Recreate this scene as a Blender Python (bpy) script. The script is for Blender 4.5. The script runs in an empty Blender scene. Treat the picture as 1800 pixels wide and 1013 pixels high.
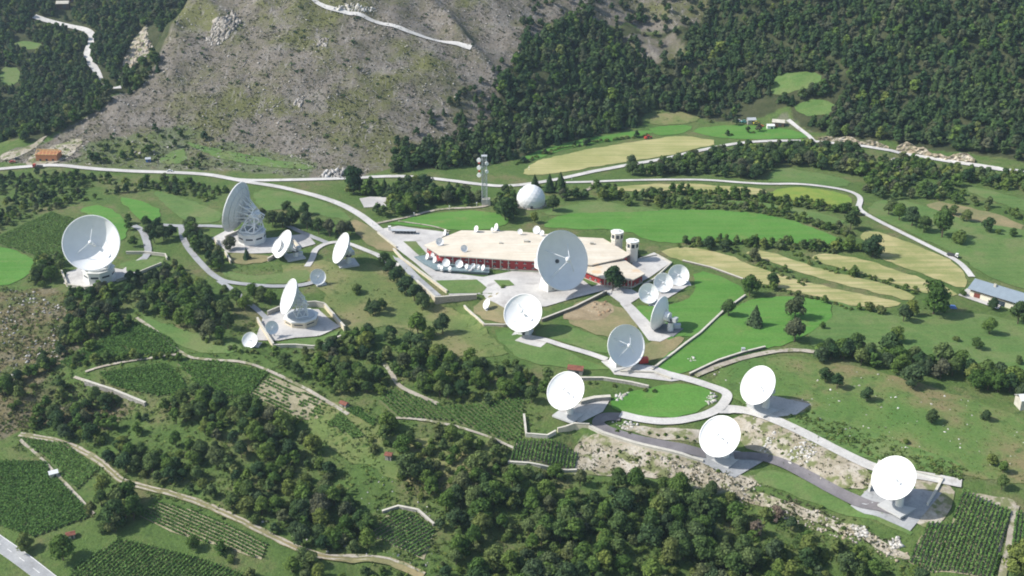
import bpy, math, random
import numpy as np
from mathutils import Vector, Matrix
from mathutils.geometry import delaunay_2d_cdt
SC = bpy.context.scene
COL = SC.collection
R = math.radians
rng = np.random.default_rng(7)
random.seed(7)

# ------------------------------------------------------------------ camera, sky, sun, exposure
CAM = np.array([0.0, 0.0, 277.0]); PITCH = R(24.0); HF = R(48.0)
cam = bpy.data.cameras.new('camera'); camo = bpy.data.objects.new('camera', cam); COL.objects.link(camo)
camo.location = CAM; camo.rotation_euler = (math.pi/2 - PITCH, 0, 0)
cam.sensor_width = 36; cam.lens = 18/math.tan(HF/2); cam.clip_start = 1; cam.clip_end = 20000
SC.camera = camo
SUN_EL, SUN_AZ = R(43), R(-4)         # azimuth measured from -X (the left), positive = behind the scene
sdir = Vector((-math.cos(SUN_EL)*math.cos(SUN_AZ), math.cos(SUN_EL)*math.sin(SUN_AZ), math.sin(SUN_EL)))
W_ = bpy.data.worlds.new('World'); SC.world = W_; W_.use_nodes = True
nt = W_.node_tree; sky = nt.nodes.new('ShaderNodeTexSky'); sky.sky_type = 'NISHITA'; sky.sun_disc = False
sky.sun_elevation = SUN_EL; sky.sun_rotation = math.atan2(sdir.x, sdir.y); sky.air_density = 1.3; sky.dust_density = 1.5
nt.links.new(sky.outputs[0], nt.nodes['Background'].inputs[0]); nt.nodes['Background'].inputs[1].default_value = 0.13
sl = bpy.data.lights.new('sun', 'SUN'); so = bpy.data.objects.new('sun', sl); COL.objects.link(so)
sl.energy = 4.4; sl.angle = R(0.5); sl.color = (1.0, 0.965, 0.905)
so.rotation_euler = sdir.to_track_quat('Z', 'Y').to_euler(); so.location = (0, 0, 600)
SC.view_settings.view_transform = 'Standard'; SC.view_settings.look = 'None'
SC.view_settings.exposure = 0.34; SC.view_settings.gamma = 1.0
SC.render.engine = 'CYCLES'
cy = SC.cycles
cy.max_bounces = 5; cy.diffuse_bounces = 3; cy.transmission_bounces = 3; cy.transparent_max_bounces = 4; cy.volume_bounces = 0
cy.use_denoising = True; cy.filter_width = 1.9
try: cy.denoiser = 'OPENIMAGEDENOISE'
except Exception: pass

# ------------------------------------------------------------------ numbers: noise, terrain height
def _hash(ix, iy, s):
    n = (ix.astype(np.int64)*374761393 + iy.astype(np.int64)*668265263 + s*974711) & 0x7fffffff
    n = (n ^ (n >> 13)) * 1274126177 & 0x7fffffff
    return ((n ^ (n >> 16)) & 0xffff)/65535.0
def vnoise(x, y, s=0):
    ix = np.floor(x); iy = np.floor(y); fx = x-ix; fy = y-iy
    fx = fx*fx*(3-2*fx); fy = fy*fy*(3-2*fy)
    a = _hash(ix, iy, s); b = _hash(ix+1, iy, s); c = _hash(ix, iy+1, s); d = _hash(ix+1, iy+1, s)
    return (a*(1-fx)+b*fx)*(1-fy)+(c*(1-fx)+d*fx)*fy - 0.5
def sstep(a, b, x):
    t = np.clip((x-a)/(b-a), 0, 1); return t*t*(3-2*t)
def splus(x, k):
    return np.where(x > 20*k, x, k*np.log1p(np.exp(np.clip(x/k, -40, 20))))
FOOT = np.array([(-900,900),(-600,885),(-390,878),(-230,872),(-131,862),(-37,893),(60,945),(124,985),(198,985),(283,930),(400,880),(700,830),(1200,800)], float)
EDGE = np.array([(-1500,700),(-400,640),(-266,613),(-126,550),(0,533),(100,512),(200,470),(400,440),(1500,400)], float)
RIDGE = np.array([(830,-420),(919,-377),(970,-312),(1060,-290),(1200,-250),(2000,-100)], float)
def height0(X, Y):
    X = np.asarray(X, float); Y = np.asarray(Y, float)
    foot = np.interp(X, FOOT[:,0], FOOT[:,1]); edge = np.interp(X, EDGE[:,0], EDGE[:,1])
    s = splus(edge-Y, 18.0)
    z = -0.21*s + 0.05*np.maximum(0, s-180)
    z = np.maximum(z, -120)
    d = Y-foot
    hill = 0.5*splus(d, 14.0) + sstep(10, 80, d)*(16*vnoise(X/90, Y/90, 3)+9*(0.5-2*np.abs(vnoise((X+0.6*Y)/42, (Y-0.3*X)/95, 4)))+4.2*vnoise(X/17, Y/17, 5)+1.6*vnoise(X/8, Y/8, 6))
    xr = np.interp(Y, RIDGE[:,0], RIDGE[:,1])
    flank = sstep(-75, 5, X-xr)
    far = 0.33*splus(Y-1090+0.12*(X+450), 30.0) + sstep(1080, 1200, Y)*(22*vnoise(X/120, Y/120, 8)+6*vnoise(X/40, Y/40, 9))
    hill = np.where(hill > 190, 190+110*np.tanh((hill-190)/110), hill); far = np.where(far > 190, 190+110*np.tanh((far-190)/110), far)
    hill = hill*flank + (1-flank)*(-14*sstep(0, 60, d))
    hill = np.maximum(hill, np.where(X < xr, far-14, -1e9))
    z = z + hill
    z = z + 2.0*vnoise(X/70, Y/70, 1) + 0.9*vnoise(X/28, Y/28, 2)*sstep(0, 40, np.abs(Y-700)-100+0*X)
    # gentle field terraces on the right, dip of the meadow left of the buildings
    z = z - 6.5*np.exp(-(((X+82)/55)**2+((Y-600)/32)**2))
    z = z + 3.0*np.exp(-(((X-20)/60)**2+((Y-640)/60)**2))*0
    return z
SCARPS = []      # (world polyline Nx2, drop, width, reach) filled below; downhill side is on the right of the travel direction
def polydist(X, Y, P):
    best = np.full(X.shape, 1e9); side = np.zeros(X.shape); endf = np.ones(X.shape)
    n = len(P)-1
    for i in range(n):
        a, b = P[i], P[i+1]; d = b-a; L = np.hypot(*d)+1e-9
        t = ((X-a[0])*d[0]+(Y-a[1])*d[1])/L**2; tc = np.clip(t, 0, 1)
        dx = X-(a[0]+tc*d[0]); dy = Y-(a[1]+tc*d[1]); q = np.hypot(dx, dy)
        sd = (X-a[0])*d[1]-(Y-a[1])*d[0]
        m = q < best
        best = np.where(m, q, best); side = np.where(m, np.sign(sd), side)
        over = np.zeros(X.shape)
        if i == 0: over = np.maximum(over, -t*L)
        if i == n-1: over = np.maximum(over, (t-1)*L)
        endf = np.where(m, 1-sstep(0, 14, over), endf)
    return best*side, endf
def height(X, Y):
    X = np.asarray(X, float); Y = np.asarray(Y, float)
    z = height0(X, Y)
    for P, drop, width, reach in SCARPS:
        s, e = polydist(X, Y, P)
        z = z - drop*e*sstep(0, width, s)*np.exp(-(np.maximum(s-width, 0)/reach)**2)
    return z

# ------------------------------------------------------------------ photograph pixel -> ray -> ground
FPX = 900/math.tan(HF/2); CP, SP = math.cos(PITCH), math.sin(PITCH)
def rays(px):
    p = np.atleast_2d(np.asarray(px, float)); u = (p[:,0]-900)/FPX; v = (506.5-p[:,1])/FPX
    d = np.stack([u, CP+v*SP, -SP+v*CP], 1)
    return d/np.linalg.norm(d, axis=1, keepdims=True)
def cast(px, hf):
    d = rays(px); n = len(d); ts = np.arange(330, 2600, 4.0)
    out = np.zeros((n, 3))
    for i0 in range(0, n, 400):
        dd = d[i0:i0+400]; P = CAM[None,None,:]+dd[:,None,:]*ts[None,:,None]
        h = hf(P[...,0], P[...,1]); under = P[...,2] < h
        k = np.argmax(under, 1); k = np.where(under.any(1), k, len(ts)-1); k = np.maximum(k, 1)
        lo = ts[k-1].copy(); hi = ts[k].copy()
        for _ in range(14):
            mid = (lo+hi)/2; Q = CAM+dd*mid[:,None]; b = Q[:,2] < hf(Q[:,0], Q[:,1])
            hi = np.where(b, mid, hi); lo = np.where(b, lo, mid)
        Q = CAM+dd*hi[:,None]; out[i0:i0+400] = Q
    return out
for pts, drop, width, reach in (
    ([(700,458),(728,492),(757,530),(800,524),(840,520)], 3.0, 3, 26),
    ([(815,538),(850,575),(925,572)], 2.6, 3, 26),
    ([(560,618),(470,622),(400,600)], 2.5, 3, 40),
    ([(1035,757),(1110,783),(1220,812),(1330,850)], 5.0, 10, 60),
    ([(1345,850),(1440,890),(1520,925),(1620,950)], 4.0, 12, 60),
    ([(1310,735),(1400,775),(1480,820),(1530,850)], 4.0, 14, 30),
    ([(1600,262),(1680,278),(1760,292)], 2.0, 6, 25),
    ([(130,665),(200,688),(260,715)], 3.0, 4, 40),
    ([(560,735),(600,765),(640,785)], 2.5, 4, 40),
    ([(640,985),(700,985),(760,1012)], 2.5, 5, 30),
    ):
    P = cast(pts, height0)[:, :2]; SCARPS.append((P, drop, width, reach))
def _axis(lo, f0, f1, hi, st):
    a = [f0]; s = st
    while a[-1] > lo: s *= 1.28; a.append(a[-1]-s)
    b = [f1]; s = st
    while b[-1] < hi: s *= 1.28; b.append(b[-1]+s)
    return np.array(a[::-1][:-1] + list(np.arange(f0, f1, st)) + b)
GX = _axis(-2600, -470, 470, 2600, 3.0); GY = _axis(-1200, 372, 1330, 3200, 3.0)
MX, MY = np.meshgrid(GX, GY)
GZ = height(MX, MY)
def gz(X, Y):
    X = np.asarray(X, float); Y = np.asarray(Y, float)
    i = np.clip(np.searchsorted(GX, X)-1, 0, len(GX)-2); j = np.clip(np.searchsorted(GY, Y)-1, 0, len(GY)-2)
    fx = np.clip((X-GX[i])/(GX[i+1]-GX[i]), 0, 1); fy = np.clip((Y-GY[j])/(GY[j+1]-GY[j]), 0, 1)
    return (GZ[j,i]*(1-fx)+GZ[j,i+1]*fx)*(1-fy)+(GZ[j+1,i]*(1-fx)+GZ[j+1,i+1]*fx)*fy
def G(px): return cast(px, gz)                       # photograph pixels -> points on the ground
def G1(x, y): return Vector(G([(x, y)])[0])
def on_plane(x, y, z):
    d = rays([(x, y)])[0]; t = (z-CAM[2])/d[2]; return Vector(CAM+d*t)
def ppm(p):                                          # photograph pixels per metre at a world point
    q = np.asarray(p, float)-CAM; return FPX/(q[1]*CP-q[2]*SP)
def inpoly(x, y, P):
    P = np.asarray(P); c = np.zeros(np.shape(x), bool); j = len(P)-1
    for i in range(len(P)):
        xi, yi = P[i]; xj, yj = P[j]
        if yi != yj:
            c ^= ((yi > y) != (yj > y)) & (x < (xj-xi)*(y-yi)/(yj-yi)+xi)
        j = i
    return c
def topx(X, Y, Z):
    q0 = X; q1 = Y*CP-(Z-CAM[2])*SP; q2 = Y*SP+(Z-CAM[2])*CP
    return 900+FPX*q0/q1, 506.5-FPX*q2/q1

# ------------------------------------------------------------------ materials
MATS = {}
def _mat(name):
    m = bpy.data.materials.new(name); m.use_nodes = True; MATS[name] = m
    nt = m.node_tree; return m, nt, nt.nodes['Principled BSDF']
def N(nt, t, **kw):
    n = nt.nodes.new(t)
    for k, v in kw.items(): setattr(n, k, v)
    return n
def noise_fac(nt, scale, detail=4, rough=0.6, stretch=None, rot=0.0, contrast=None):
    g = N(nt, 'ShaderNodeNewGeometry'); src = g.outputs['Position']
    mp = N(nt, 'ShaderNodeMapping'); nt.links.new(src, mp.inputs['Vector'])
    mp.inputs['Rotation'].default_value = (0, 0, rot)
    mp.inputs['Scale'].default_value = stretch or (1, 1, 1)
    n = N(nt, 'ShaderNodeTexNoise'); nt.links.new(mp.outputs[0], n.inputs['Vector'])
    n.inputs['Scale'].default_value = scale; n.inputs['Detail'].default_value = detail; n.inputs['Roughness'].default_value = rough
    o = n.outputs['Fac']
    if contrast:
        mr = N(nt, 'ShaderNodeMapRange'); nt.links.new(o, mr.inputs[0]); mr.inputs[1].default_value, mr.inputs[2].default_value = contrast
        mr.interpolation_type = 'SMOOTHSTEP'; o = mr.outputs[0]
    return o
def ramp(nt, fac, stops):
    r = N(nt, 'ShaderNodeValToRGB'); nt.links.new(fac, r.inputs[0]); e = r.color_ramp.elements
    while len(e) < len(stops): e.new(0.5)
    for k, (p, c) in enumerate(stops): e[k].position = p; e[k].color = (*c, 1)
    return r.outputs[0]
def mix(nt, fac, a, b, mode='MIX'):
    m = N(nt, 'ShaderNodeMix', data_type='RGBA', blend_type=mode)
    for i, v in ((0, fac), (6, a), (7, b)):
        if isinstance(v, bpy.types.NodeSocket): nt.links.new(v, m.inputs[i])
        elif i == 0: m.inputs[0].default_value = v
        else: m.inputs[i].default_value = (*v, 1)
    return m.outputs[2]
def ground(name, stops, scale=0.06, fine=None, stripe=None, rough=0.95, speck=None, bump=0.0):
    """stops on a broad noise; fine = strength of a small-grain mottling; stripe = (angle, spacing, colour, strength)"""
    m, nt, b = _mat(name)
    c = ramp(nt, noise_fac(nt, scale, 5, 0.65, contrast=(0.3, 0.7)), stops)
    if stripe:
        ang, sp, colr, st = stripe
        f = noise_fac(nt, 1.0/sp, 2, 0.5, stretch=(0.05, 1, 1), rot=ang, contrast=(0.46, 0.58))
        f2 = N(nt, 'ShaderNodeMath', operation='MULTIPLY'); nt.links.new(f, f2.inputs[0]); f2.inputs[1].default_value = st
        c = mix(nt, f2.outputs[0], c, colr)
    if speck:
        scl, lo, hi, colr = speck
        c = mix(nt, noise_fac(nt, scl, 3, 0.6, contrast=(lo, hi)), c, colr)
    if fine:
        f = noise_fac(nt, 0.9, 4, 0.75)
        c = mix(nt, 1.0, c, ramp(nt, f, [(0.25, (1-fine,)*3), (0.75, (1+fine,)*3)]), 'MULTIPLY')
    nt.links.new(c, b.inputs['Base Color']); b.inputs['Roughness'].default_value = rough
    b.inputs['Specular IOR Level'].default_value = 0.15
    if bump:
        bp = N(nt, 'ShaderNodeBump'); nt.links.new(noise_fac(nt, 0.7, 4, 0.7), bp.inputs['Height']); bp.inputs['Strength'].default_value = bump
        bp.inputs['Distance'].default_value = 1.0
        nt.links.new(bp.outputs[0], b.inputs['Normal'])
    return m
def paint(name, col, rough=0.5, var=0.06, scale=0.5, metal=0.0, spec=0.4):
    m, nt, b = _mat(name)
    f = noise_fac(nt, scale, 4, 0.6)
    c = ramp(nt, f, [(0.3, tuple(x*(1-var) for x in col)), (0.7, tuple(min(1, x*(1+var)) for x in col))])
    nt.links.new(c, b.inputs['Base Color']); b.inputs['Roughness'].default_value = rough; b.inputs['Metallic'].default_value = metal
    b.inputs['Specular IOR Level'].default_value = spec
    return m
def leafmat(name, cols, trans=0.25, attr=True):
    """leaf colour varies per tree (object random or the tree's own 'tint') and per leaf ('leafvar')"""
    m, nt, b = _mat(name)
    oi = N(nt, 'ShaderNodeObjectInfo'); at = N(nt, 'ShaderNodeAttribute'); at.attribute_name = 'tint'
    ad = N(nt, 'ShaderNodeMath', operation='ADD'); nt.links.new(oi.outputs['Random'], ad.inputs[0]); nt.links.new(at.outputs['Fac'], ad.inputs[1])
    fr = N(nt, 'ShaderNodeMath', operation='FRACT'); nt.links.new(ad.outputs[0], fr.inputs[0])
    n = len(cols); c = ramp(nt, fr.outputs[0], [((i+0.5)/n, cols[i]) for i in range(n)])
    lv = N(nt, 'ShaderNodeAttribute'); lv.attribute_name = 'leafvar'
    c = mix(nt, 1.0, c, ramp(nt, lv.outputs['Fac'], [(0, (0.62, 0.64, 0.7)), (1, (1.38, 1.36, 1.2))]), 'MULTIPLY')
    d = N(nt, 'ShaderNodeBsdfDiffuse'); t = N(nt, 'ShaderNodeBsdfTranslucent'); ms = N(nt, 'ShaderNodeMixShader')
    nt.links.new(c, d.inputs[0]); nt.links.new(c, t.inputs[0]); ms.inputs[0].default_value = trans
    nt.links.new(d.outputs[0], ms.inputs[1]); nt.links.new(t.outputs[0], ms.inputs[2])
    nt.links.new(ms.outputs[0], nt.nodes['Material Output'].inputs[0]); nt.nodes.remove(b)
    return m

# ------------------------------------------------------------------ mesh helpers
class MB:
    def __init__(s): s.v = []; s.f = []; s.mi = []
    def add(s, vs, fs, mi=0):
        o = len(s.v); s.v += [tuple(v) for v in vs]; s.f += [tuple(i+o for i in f) for f in fs]; s.mi += [mi]*len(fs); return s
    def box(s, c, size, M=None, mi=0, taper=1.0):
        x, y, z = (q/2 for q in size); t = taper
        vs = [Vector(p) for p in ((-x,-y,-z),(x,-y,-z),(x,y,-z),(-x,y,-z),(-x*t,-y*t,z),(x*t,-y*t,z),(x*t,y*t,z),(-x*t,y*t,z))]
        M = M or Matrix.Identity(3)
        vs = [M @ v + Vector(c) for v in vs]
        return s.add(vs, [(3,2,1,0),(4,5,6,7),(0,1,5,4),(1,2,6,5),(2,3,7,6),(3,0,4,7)], mi)
    def tube(s, a, b, r, r2=None, n=8, mi=0, caps=True):
        a, b = Vector(a), Vector(b); d = (b-a)
        if d.length < 1e-6: return s
        q = d.to_track_quat('Z', 'Y'); r2 = r if r2 is None else r2; vs = []
        for p, rr in ((a, r), (b, r2)):
            for k in range(n):
                t = 2*math.pi*(k+0.5)/n; vs.append(p + q @ Vector((rr*math.cos(t), rr*math.sin(t), 0)))
        fs = [(k, (k+1) % n, n+(k+1) % n, n+k) for k in range(n)]
        if caps: fs += [tuple(range(n-1, -1, -1)), tuple(range(n, 2*n))]
        return s.add(vs, fs, mi)
    def prism(s, pts, z0, z1, mi=0, mtop=None):
        """pts: plan outline (x,y); z0,z1 numbers"""
        n = len(pts); A = sum(pts[i][0]*pts[(i+1) % n][1]-pts[(i+1) % n][0]*pts[i][1] for i in range(n))
        if A < 0: pts = pts[::-1]
        vs = [(p[0], p[1], z0) for p in pts]+[(p[0], p[1], z1) for p in pts]
        s.add(vs, [(k, (k+1) % n, n+(k+1) % n, n+k) for k in range(n)], mi)
        return s.add(vs, [tuple(range(n-1, -1, -1)), tuple(range(n, 2*n))], mi if mtop is None else mtop)
    def lathe(s, prof, M, o, n=32, mi=0, close=False):
        """prof: (r, z) list, spun round local Z, placed by 3x3 M at o"""
        vs = []; fs = []; L = len(prof)
        for r, z in prof:
            for k in range(n):
                t = 2*math.pi*k/n; vs.append(M @ Vector((r*math.cos(t), r*math.sin(t), z)) + Vector(o))
        rows = L if close else L-1
        for i in range(rows):
            for k in range(n):
                j = (i+1) % L; fs.append((i*n+k, i*n+(k+1) % n, j*n+(k+1) % n, j*n+k))
        return s.add(vs, fs, mi)
    def build(s, name, mats, parent=None, smooth=False):
        me = bpy.data.meshes.new(name); off = parent.location if parent is not None else Vector((0, 0, 0))
        if parent is not None and parent.get('_abs') is not None: off = Vector(parent['_abs'])
        me.from_pydata([(v[0]-off[0], v[1]-off[1], v[2]-off[2]) for v in s.v], [], s.f)
        for m in (mats if isinstance(mats, (list, tuple)) else [mats]): me.materials.append(m)
        if any(s.mi): me.polygons.foreach_set('material_index', s.mi)
        if smooth: me.polygons.foreach_set('use_smooth', [True]*len(s.f))
        o = bpy.data.objects.new(name, me); COL.objects.link(o)
        if parent is not None: o.parent = parent
        return o
def tag(o, label=None, cat=None, group=None, kind=None):
    if label: o['label'] = label
    if cat: o['category'] = cat
    if group: o['group'] = group
    if kind: o['kind'] = kind
    return o
def thing(name, label, cat, loc=(0, 0, 0), group=None):
    o = bpy.data.objects.new(name, None); COL.objects.link(o); o.location = loc; o.empty_display_size = 1
    return tag(o, label, cat, group)
def sub(name, mb, mat, part, root, smooth=False):       # a sub-part, its mesh written in world coordinates
    o = mb.build(name, mat, root, smooth); o.parent = part; return o
def npmesh(name, V, F, mat, attrs=None, mats_idx=None):
    me = bpy.data.meshes.new(name); V = np.asarray(V, np.float32); F = np.asarray(F, np.int32); k = F.shape[1]
    me.vertices.add(len(V)); me.vertices.foreach_set('co', V.ravel())
    me.loops.add(F.size); me.loops.foreach_set('vertex_index', F.ravel())
    me.polygons.add(len(F)); me.polygons.foreach_set('loop_start', np.arange(0, F.size, k, dtype=np.int32))
    try: me.polygons.foreach_set('loop_total', np.full(len(F), k, np.int32))
    except Exception: pass
    for m in (mat if isinstance(mat, (list, tuple)) else [mat]): me.materials.append(m)
    for nm, a in (attrs or {}).items():
        at = me.attributes.new(nm, 'FLOAT', 'POINT'); at.data.foreach_set('value', np.asarray(a, np.float32))
    if mats_idx is not None: me.polygons.foreach_set('material_index', np.asarray(mats_idx, np.int32))
    me.update(calc_edges=True); me.validate()
    return me

# ------------------------------------------------------------------ terrain
exec_stage = 0
BURNT_PX = [(-60,285),(90,248),(150,205),(205,168),(268,130),(312,30),(330,-60),(1260,-60),(1245,25),(1190,50),(1110,45),(1040,30),(985,40),(930,70),(900,120),(870,200),(800,262),(690,292),(620,312),(520,312),(420,302),(150,292)]
LEFT_SCRUB_PX = [(-40,508),(110,506),(200,560),(150,600),(110,640),(60,700),(240,720),(200,760),(60,745),(-40,780)]
DRY_PX = [(1240,650),(1500,640),(1850,760),(1850,860),(1690,850),(1440,780)]
RUBBLE_PX = [(1010,765),(1110,785),(1230,815),(1340,850),(1300,880),(1200,840),(1060,835),(1015,830)]
def zone(px, soft=12):
    P = G(px)[:, :2]; w = vnoise(MX/14, MY/14, 21)*10; w2 = vnoise(MX/14+40, MY/14, 22)*10
    s = inpoly(MX+w, MY+w2, P).astype(float)
    return s
burnt = np.clip(zone(BURNT_PX)-0.6*zone([(110,290),(160,250),(240,232),(330,222),(440,262),(570,288),(530,312),(150,295)])+zone([(1070,55),(1190,52),(1210,115),(1095,100)])+0.6*zone([(1380,200),(1440,232),(1400,226),(1360,214)]), 0, 1)
dry = np.clip(zone(LEFT_SCRUB_PX)+zone(DRY_PX)*0.35, 0, 1); rub = zone(RUBBLE_PX)
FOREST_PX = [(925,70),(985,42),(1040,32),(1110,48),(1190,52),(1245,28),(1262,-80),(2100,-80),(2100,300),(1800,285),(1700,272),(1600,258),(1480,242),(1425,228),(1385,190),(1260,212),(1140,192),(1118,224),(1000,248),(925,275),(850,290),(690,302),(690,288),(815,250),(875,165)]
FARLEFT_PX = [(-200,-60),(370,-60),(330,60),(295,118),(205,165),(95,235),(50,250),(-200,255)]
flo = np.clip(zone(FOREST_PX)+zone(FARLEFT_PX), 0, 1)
ny, nx = MX.shape
V = np.stack([MX.ravel(), MY.ravel(), GZ.ravel()], 1)
ii = (np.arange(ny-1)[:,None]*nx+np.arange(nx-1)[None,:]).ravel()
F = np.stack([ii, ii+1, ii+nx+1, ii+nx], 1)
def terrain_mat():
    m, nt, b = _mat('terrain')
    def A(n):
        a = N(nt, 'ShaderNodeAttribute'); a.attribute_name = n; return a.outputs['Fac']
    g = ramp(nt, noise_fac(nt, 0.03, 6, 0.7, contrast=(0.3, 0.7)), [(0, (0.080, 0.140, 0.036)), (0.45, (0.105, 0.160, 0.046)), (0.75, (0.135, 0.165, 0.060)), (1, (0.185, 0.170, 0.085))])
    g = mix(nt, noise_fac(nt, 0.35, 4, 0.7, contrast=(0.5, 0.75)), g, (0.055, 0.095, 0.03))
    bu = ramp(nt, noise_fac(nt, 0.035, 6, 0.75, contrast=(0.25, 0.75)), [(0, (0.120, 0.128, 0.062)), (0.25, (0.155, 0.142, 0.098)), (0.55, (0.192, 0.168, 0.140)), (0.8, (0.232, 0.21, 0.18)), (1, (0.29, 0.268, 0.235))])
    bu = mix(nt, noise_fac(nt, 0.45, 4, 0.75, stretch=(0.6, 1.6, 1), rot=0.4, contrast=(0.58, 0.74)), bu, (0.34, 0.315, 0.28))
    bu = mix(nt, noise_fac(nt, 0.3, 4, 0.7, stretch=(1, 1.5, 1), rot=-0.3, contrast=(0.55, 0.75)), bu, (0.095, 0.095, 0.06))
    bu = mix(nt, noise_fac(nt, 0.014, 5, 0.7, contrast=(0.47, 0.62)), bu, (0.135, 0.140, 0.058))
    bu = mix(nt, noise_fac(nt, 0.10, 5, 0.7, stretch=(2.2, 0.45, 0.45), rot=0.45, contrast=(0.56, 0.72)), bu, (0.31, 0.285, 0.255))
    bu = mix(nt, noise_fac(nt, 0.05, 5, 0.75, stretch=(1.8, 0.5, 0.5), rot=0.3, contrast=(0.55, 0.7)), bu, (0.105, 0.095, 0.075))
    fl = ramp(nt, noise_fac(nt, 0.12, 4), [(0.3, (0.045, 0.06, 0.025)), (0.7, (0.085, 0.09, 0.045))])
    dr = ramp(nt, noise_fac(nt, 0.05, 5, 0.7, contrast=(0.3, 0.7)), [(0, (0.10, 0.135, 0.045)), (0.5, (0.17, 0.145, 0.075)), (1, (0.21, 0.19, 0.13))])
    ru = ramp(nt, noise_fac(nt, 0.35, 5, 0.75, contrast=(0.35, 0.65)), [(0, (0.20, 0.18, 0.10)), (0.5, (0.42, 0.37, 0.28)), (1, (0.55, 0.52, 0.46))])
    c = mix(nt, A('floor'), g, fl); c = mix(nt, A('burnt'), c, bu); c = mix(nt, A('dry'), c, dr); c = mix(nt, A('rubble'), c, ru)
    f = noise_fac(nt, 0.8, 5, 0.8)
    c = mix(nt, 1.0, c, ramp(nt, f, [(0.25, (0.72,)*3), (0.75, (1.28,)*3)]), 'MULTIPLY')
    nt.links.new(c, b.inputs['Base Color']); b.inputs['Roughness'].default_value = 1; b.inputs['Specular IOR Level'].default_value = 0.1
    bp = N(nt, 'ShaderNodeBump'); nt.links.new(noise_fac(nt, 0.5, 6, 0.75), bp.inputs['Height']); bp.inputs['Strength'].default_value = 0.8; bp.inputs['Distance'].default_value = 1.6
    nt.links.new(bp.outputs[0], b.inputs['Normal'])
    return m
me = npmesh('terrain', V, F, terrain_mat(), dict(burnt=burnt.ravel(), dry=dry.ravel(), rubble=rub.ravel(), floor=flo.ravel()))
me.polygons.foreach_set('use_smooth', [True]*len(me.polygons))
o = bpy.data.objects.new('terrain', me); COL.objects.link(o); tag(o, kind='structure')

# ------------------------------------------------------------------ draped sheets: fields, roads
def densify(P, step, closed=True):
    P = np.asarray(P, float); out = []
    n = len(P)
    for i in range(n if closed else n-1):
        a, b = P[i], P[(i+1) % n]; k = max(1, int(np.hypot(*(b-a)[:2])/step))
        out += [a+(b-a)*j/k for j in range(k)]
    if not closed: out.append(P[-1])
    return np.array(out)
def smooth_closed(P, it=2):
    for _ in range(it):
        Q = np.roll(P, -1, 0); P = np.stack([0.75*P+0.25*Q, 0.25*P+0.75*Q], 1).reshape(-1, P.shape[1])
    return P
def smooth_open(P, it=3):
    for _ in range(it):
        a, b = P[:-1], P[1:]
        P = np.concatenate([P[:1], np.stack([0.75*a+0.25*b, 0.25*a+0.75*b], 1).reshape(-1, P.shape[1]), P[-1:]])
    return P
def sheet(name, px, mat, off=0.3, smooth=1, jit=0.7, grid=4.0, kind='structure', world=None, z=None):
    P = np.asarray(world)[:, :2] if world is not None else G(px)[:, :2]
    if smooth: P = smooth_closed(P, smooth)
    P = densify(P, 3.0)
    if jit: P = P+np.stack([vnoise(P[:,0]/5, P[:,1]/5, 31), vnoise(P[:,0]/5, P[:,1]/5, 32)], 1)*2*jit
    lo, hi = P.min(0), P.max(0)
    gx, gy = np.meshgrid(np.arange(lo[0]+1, hi[0], grid), np.arange(lo[1]+1, hi[1], grid)); gx = gx.ravel(); gy = gy.ravel()
    gx = gx+rng.uniform(-.3, .3, gx.shape); ins = inpoly(gx, gy, P); gx, gy = gx[ins], gy[ins]
    vs = [Vector(p) for p in P]+[Vector(p) for p in zip(gx, gy)]; n = len(P)
    ov, oe, of, *_ = delaunay_2d_cdt(vs, [(i, (i+1) % n) for i in range(n)], [list(range(n))], 1, 1e-4)
    X = np.array([v[0] for v in ov]); Y = np.array([v[1] for v in ov])
    Z = gz(X, Y)+off if z is None else np.full(X.shape, z)
    mb = MB(); fs = []
    for f in of:
        a, b, c = f[:3]
        if (X[b]-X[a])*(Y[c]-Y[a])-(X[c]-X[a])*(Y[b]-Y[a]) < 0: f = list(f)[::-1]
        fs.append(tuple(f))
    mb.add(list(zip(X, Y, Z)), fs)
    o = mb.build(name, mat, smooth=True); tag(o, kind=kind); return o
def ribbon(name, px, width, mat, off=0.36, jit=0.35, sm=3, kind='structure', world=None, edge=None):
    P = np.asarray(world)[:, :2] if world is not None else G(px)[:, :2]
    P = smooth_open(P, sm); P = densify(P, 3.0, False)
    T = np.gradient(P, axis=0); T /= np.linalg.norm(T, axis=1, keepdims=True)+1e-9; Nn = np.stack([-T[:,1], T[:,0]], 1)
    w = np.broadcast_to(np.asarray(width, float), (len(P),)) if np.ndim(width) == 0 else np.interp(np.linspace(0, 1, len(P)), np.linspace(0, 1, len(width)), width)
    cols = 5; vs = []; fs = []
    zc = gz(P[:,0], P[:,1])
    for k in range(cols):
        s = (k/(cols-1)-0.5)
        j = jit*vnoise(P[:,0]/4+k*7, P[:,1]/4, 41)*2 if k in (0, cols-1) else 0
        Q = P+Nn*((w*s)+j)[:, None] if np.ndim(j) else P+Nn*(w*s)[:, None]
        Z = np.maximum(gz(Q[:,0], Q[:,1]), 0.5*zc+0.5*gz(Q[:,0], Q[:,1]))+off
        vs += list(zip(Q[:,0], Q[:,1], Z))
    n = len(P)
    for k in range(cols-1):
        for i in range(n-1): fs.append((k*n+i+1, k*n+i, (k+1)*n+i, (k+1)*n+i+1)[::-1])
    mb = MB(); mb.add(vs, fs); me_o = mb.build(name, mat, smooth=True); tag(me_o, kind=kind)
    return me_o, P

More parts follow.
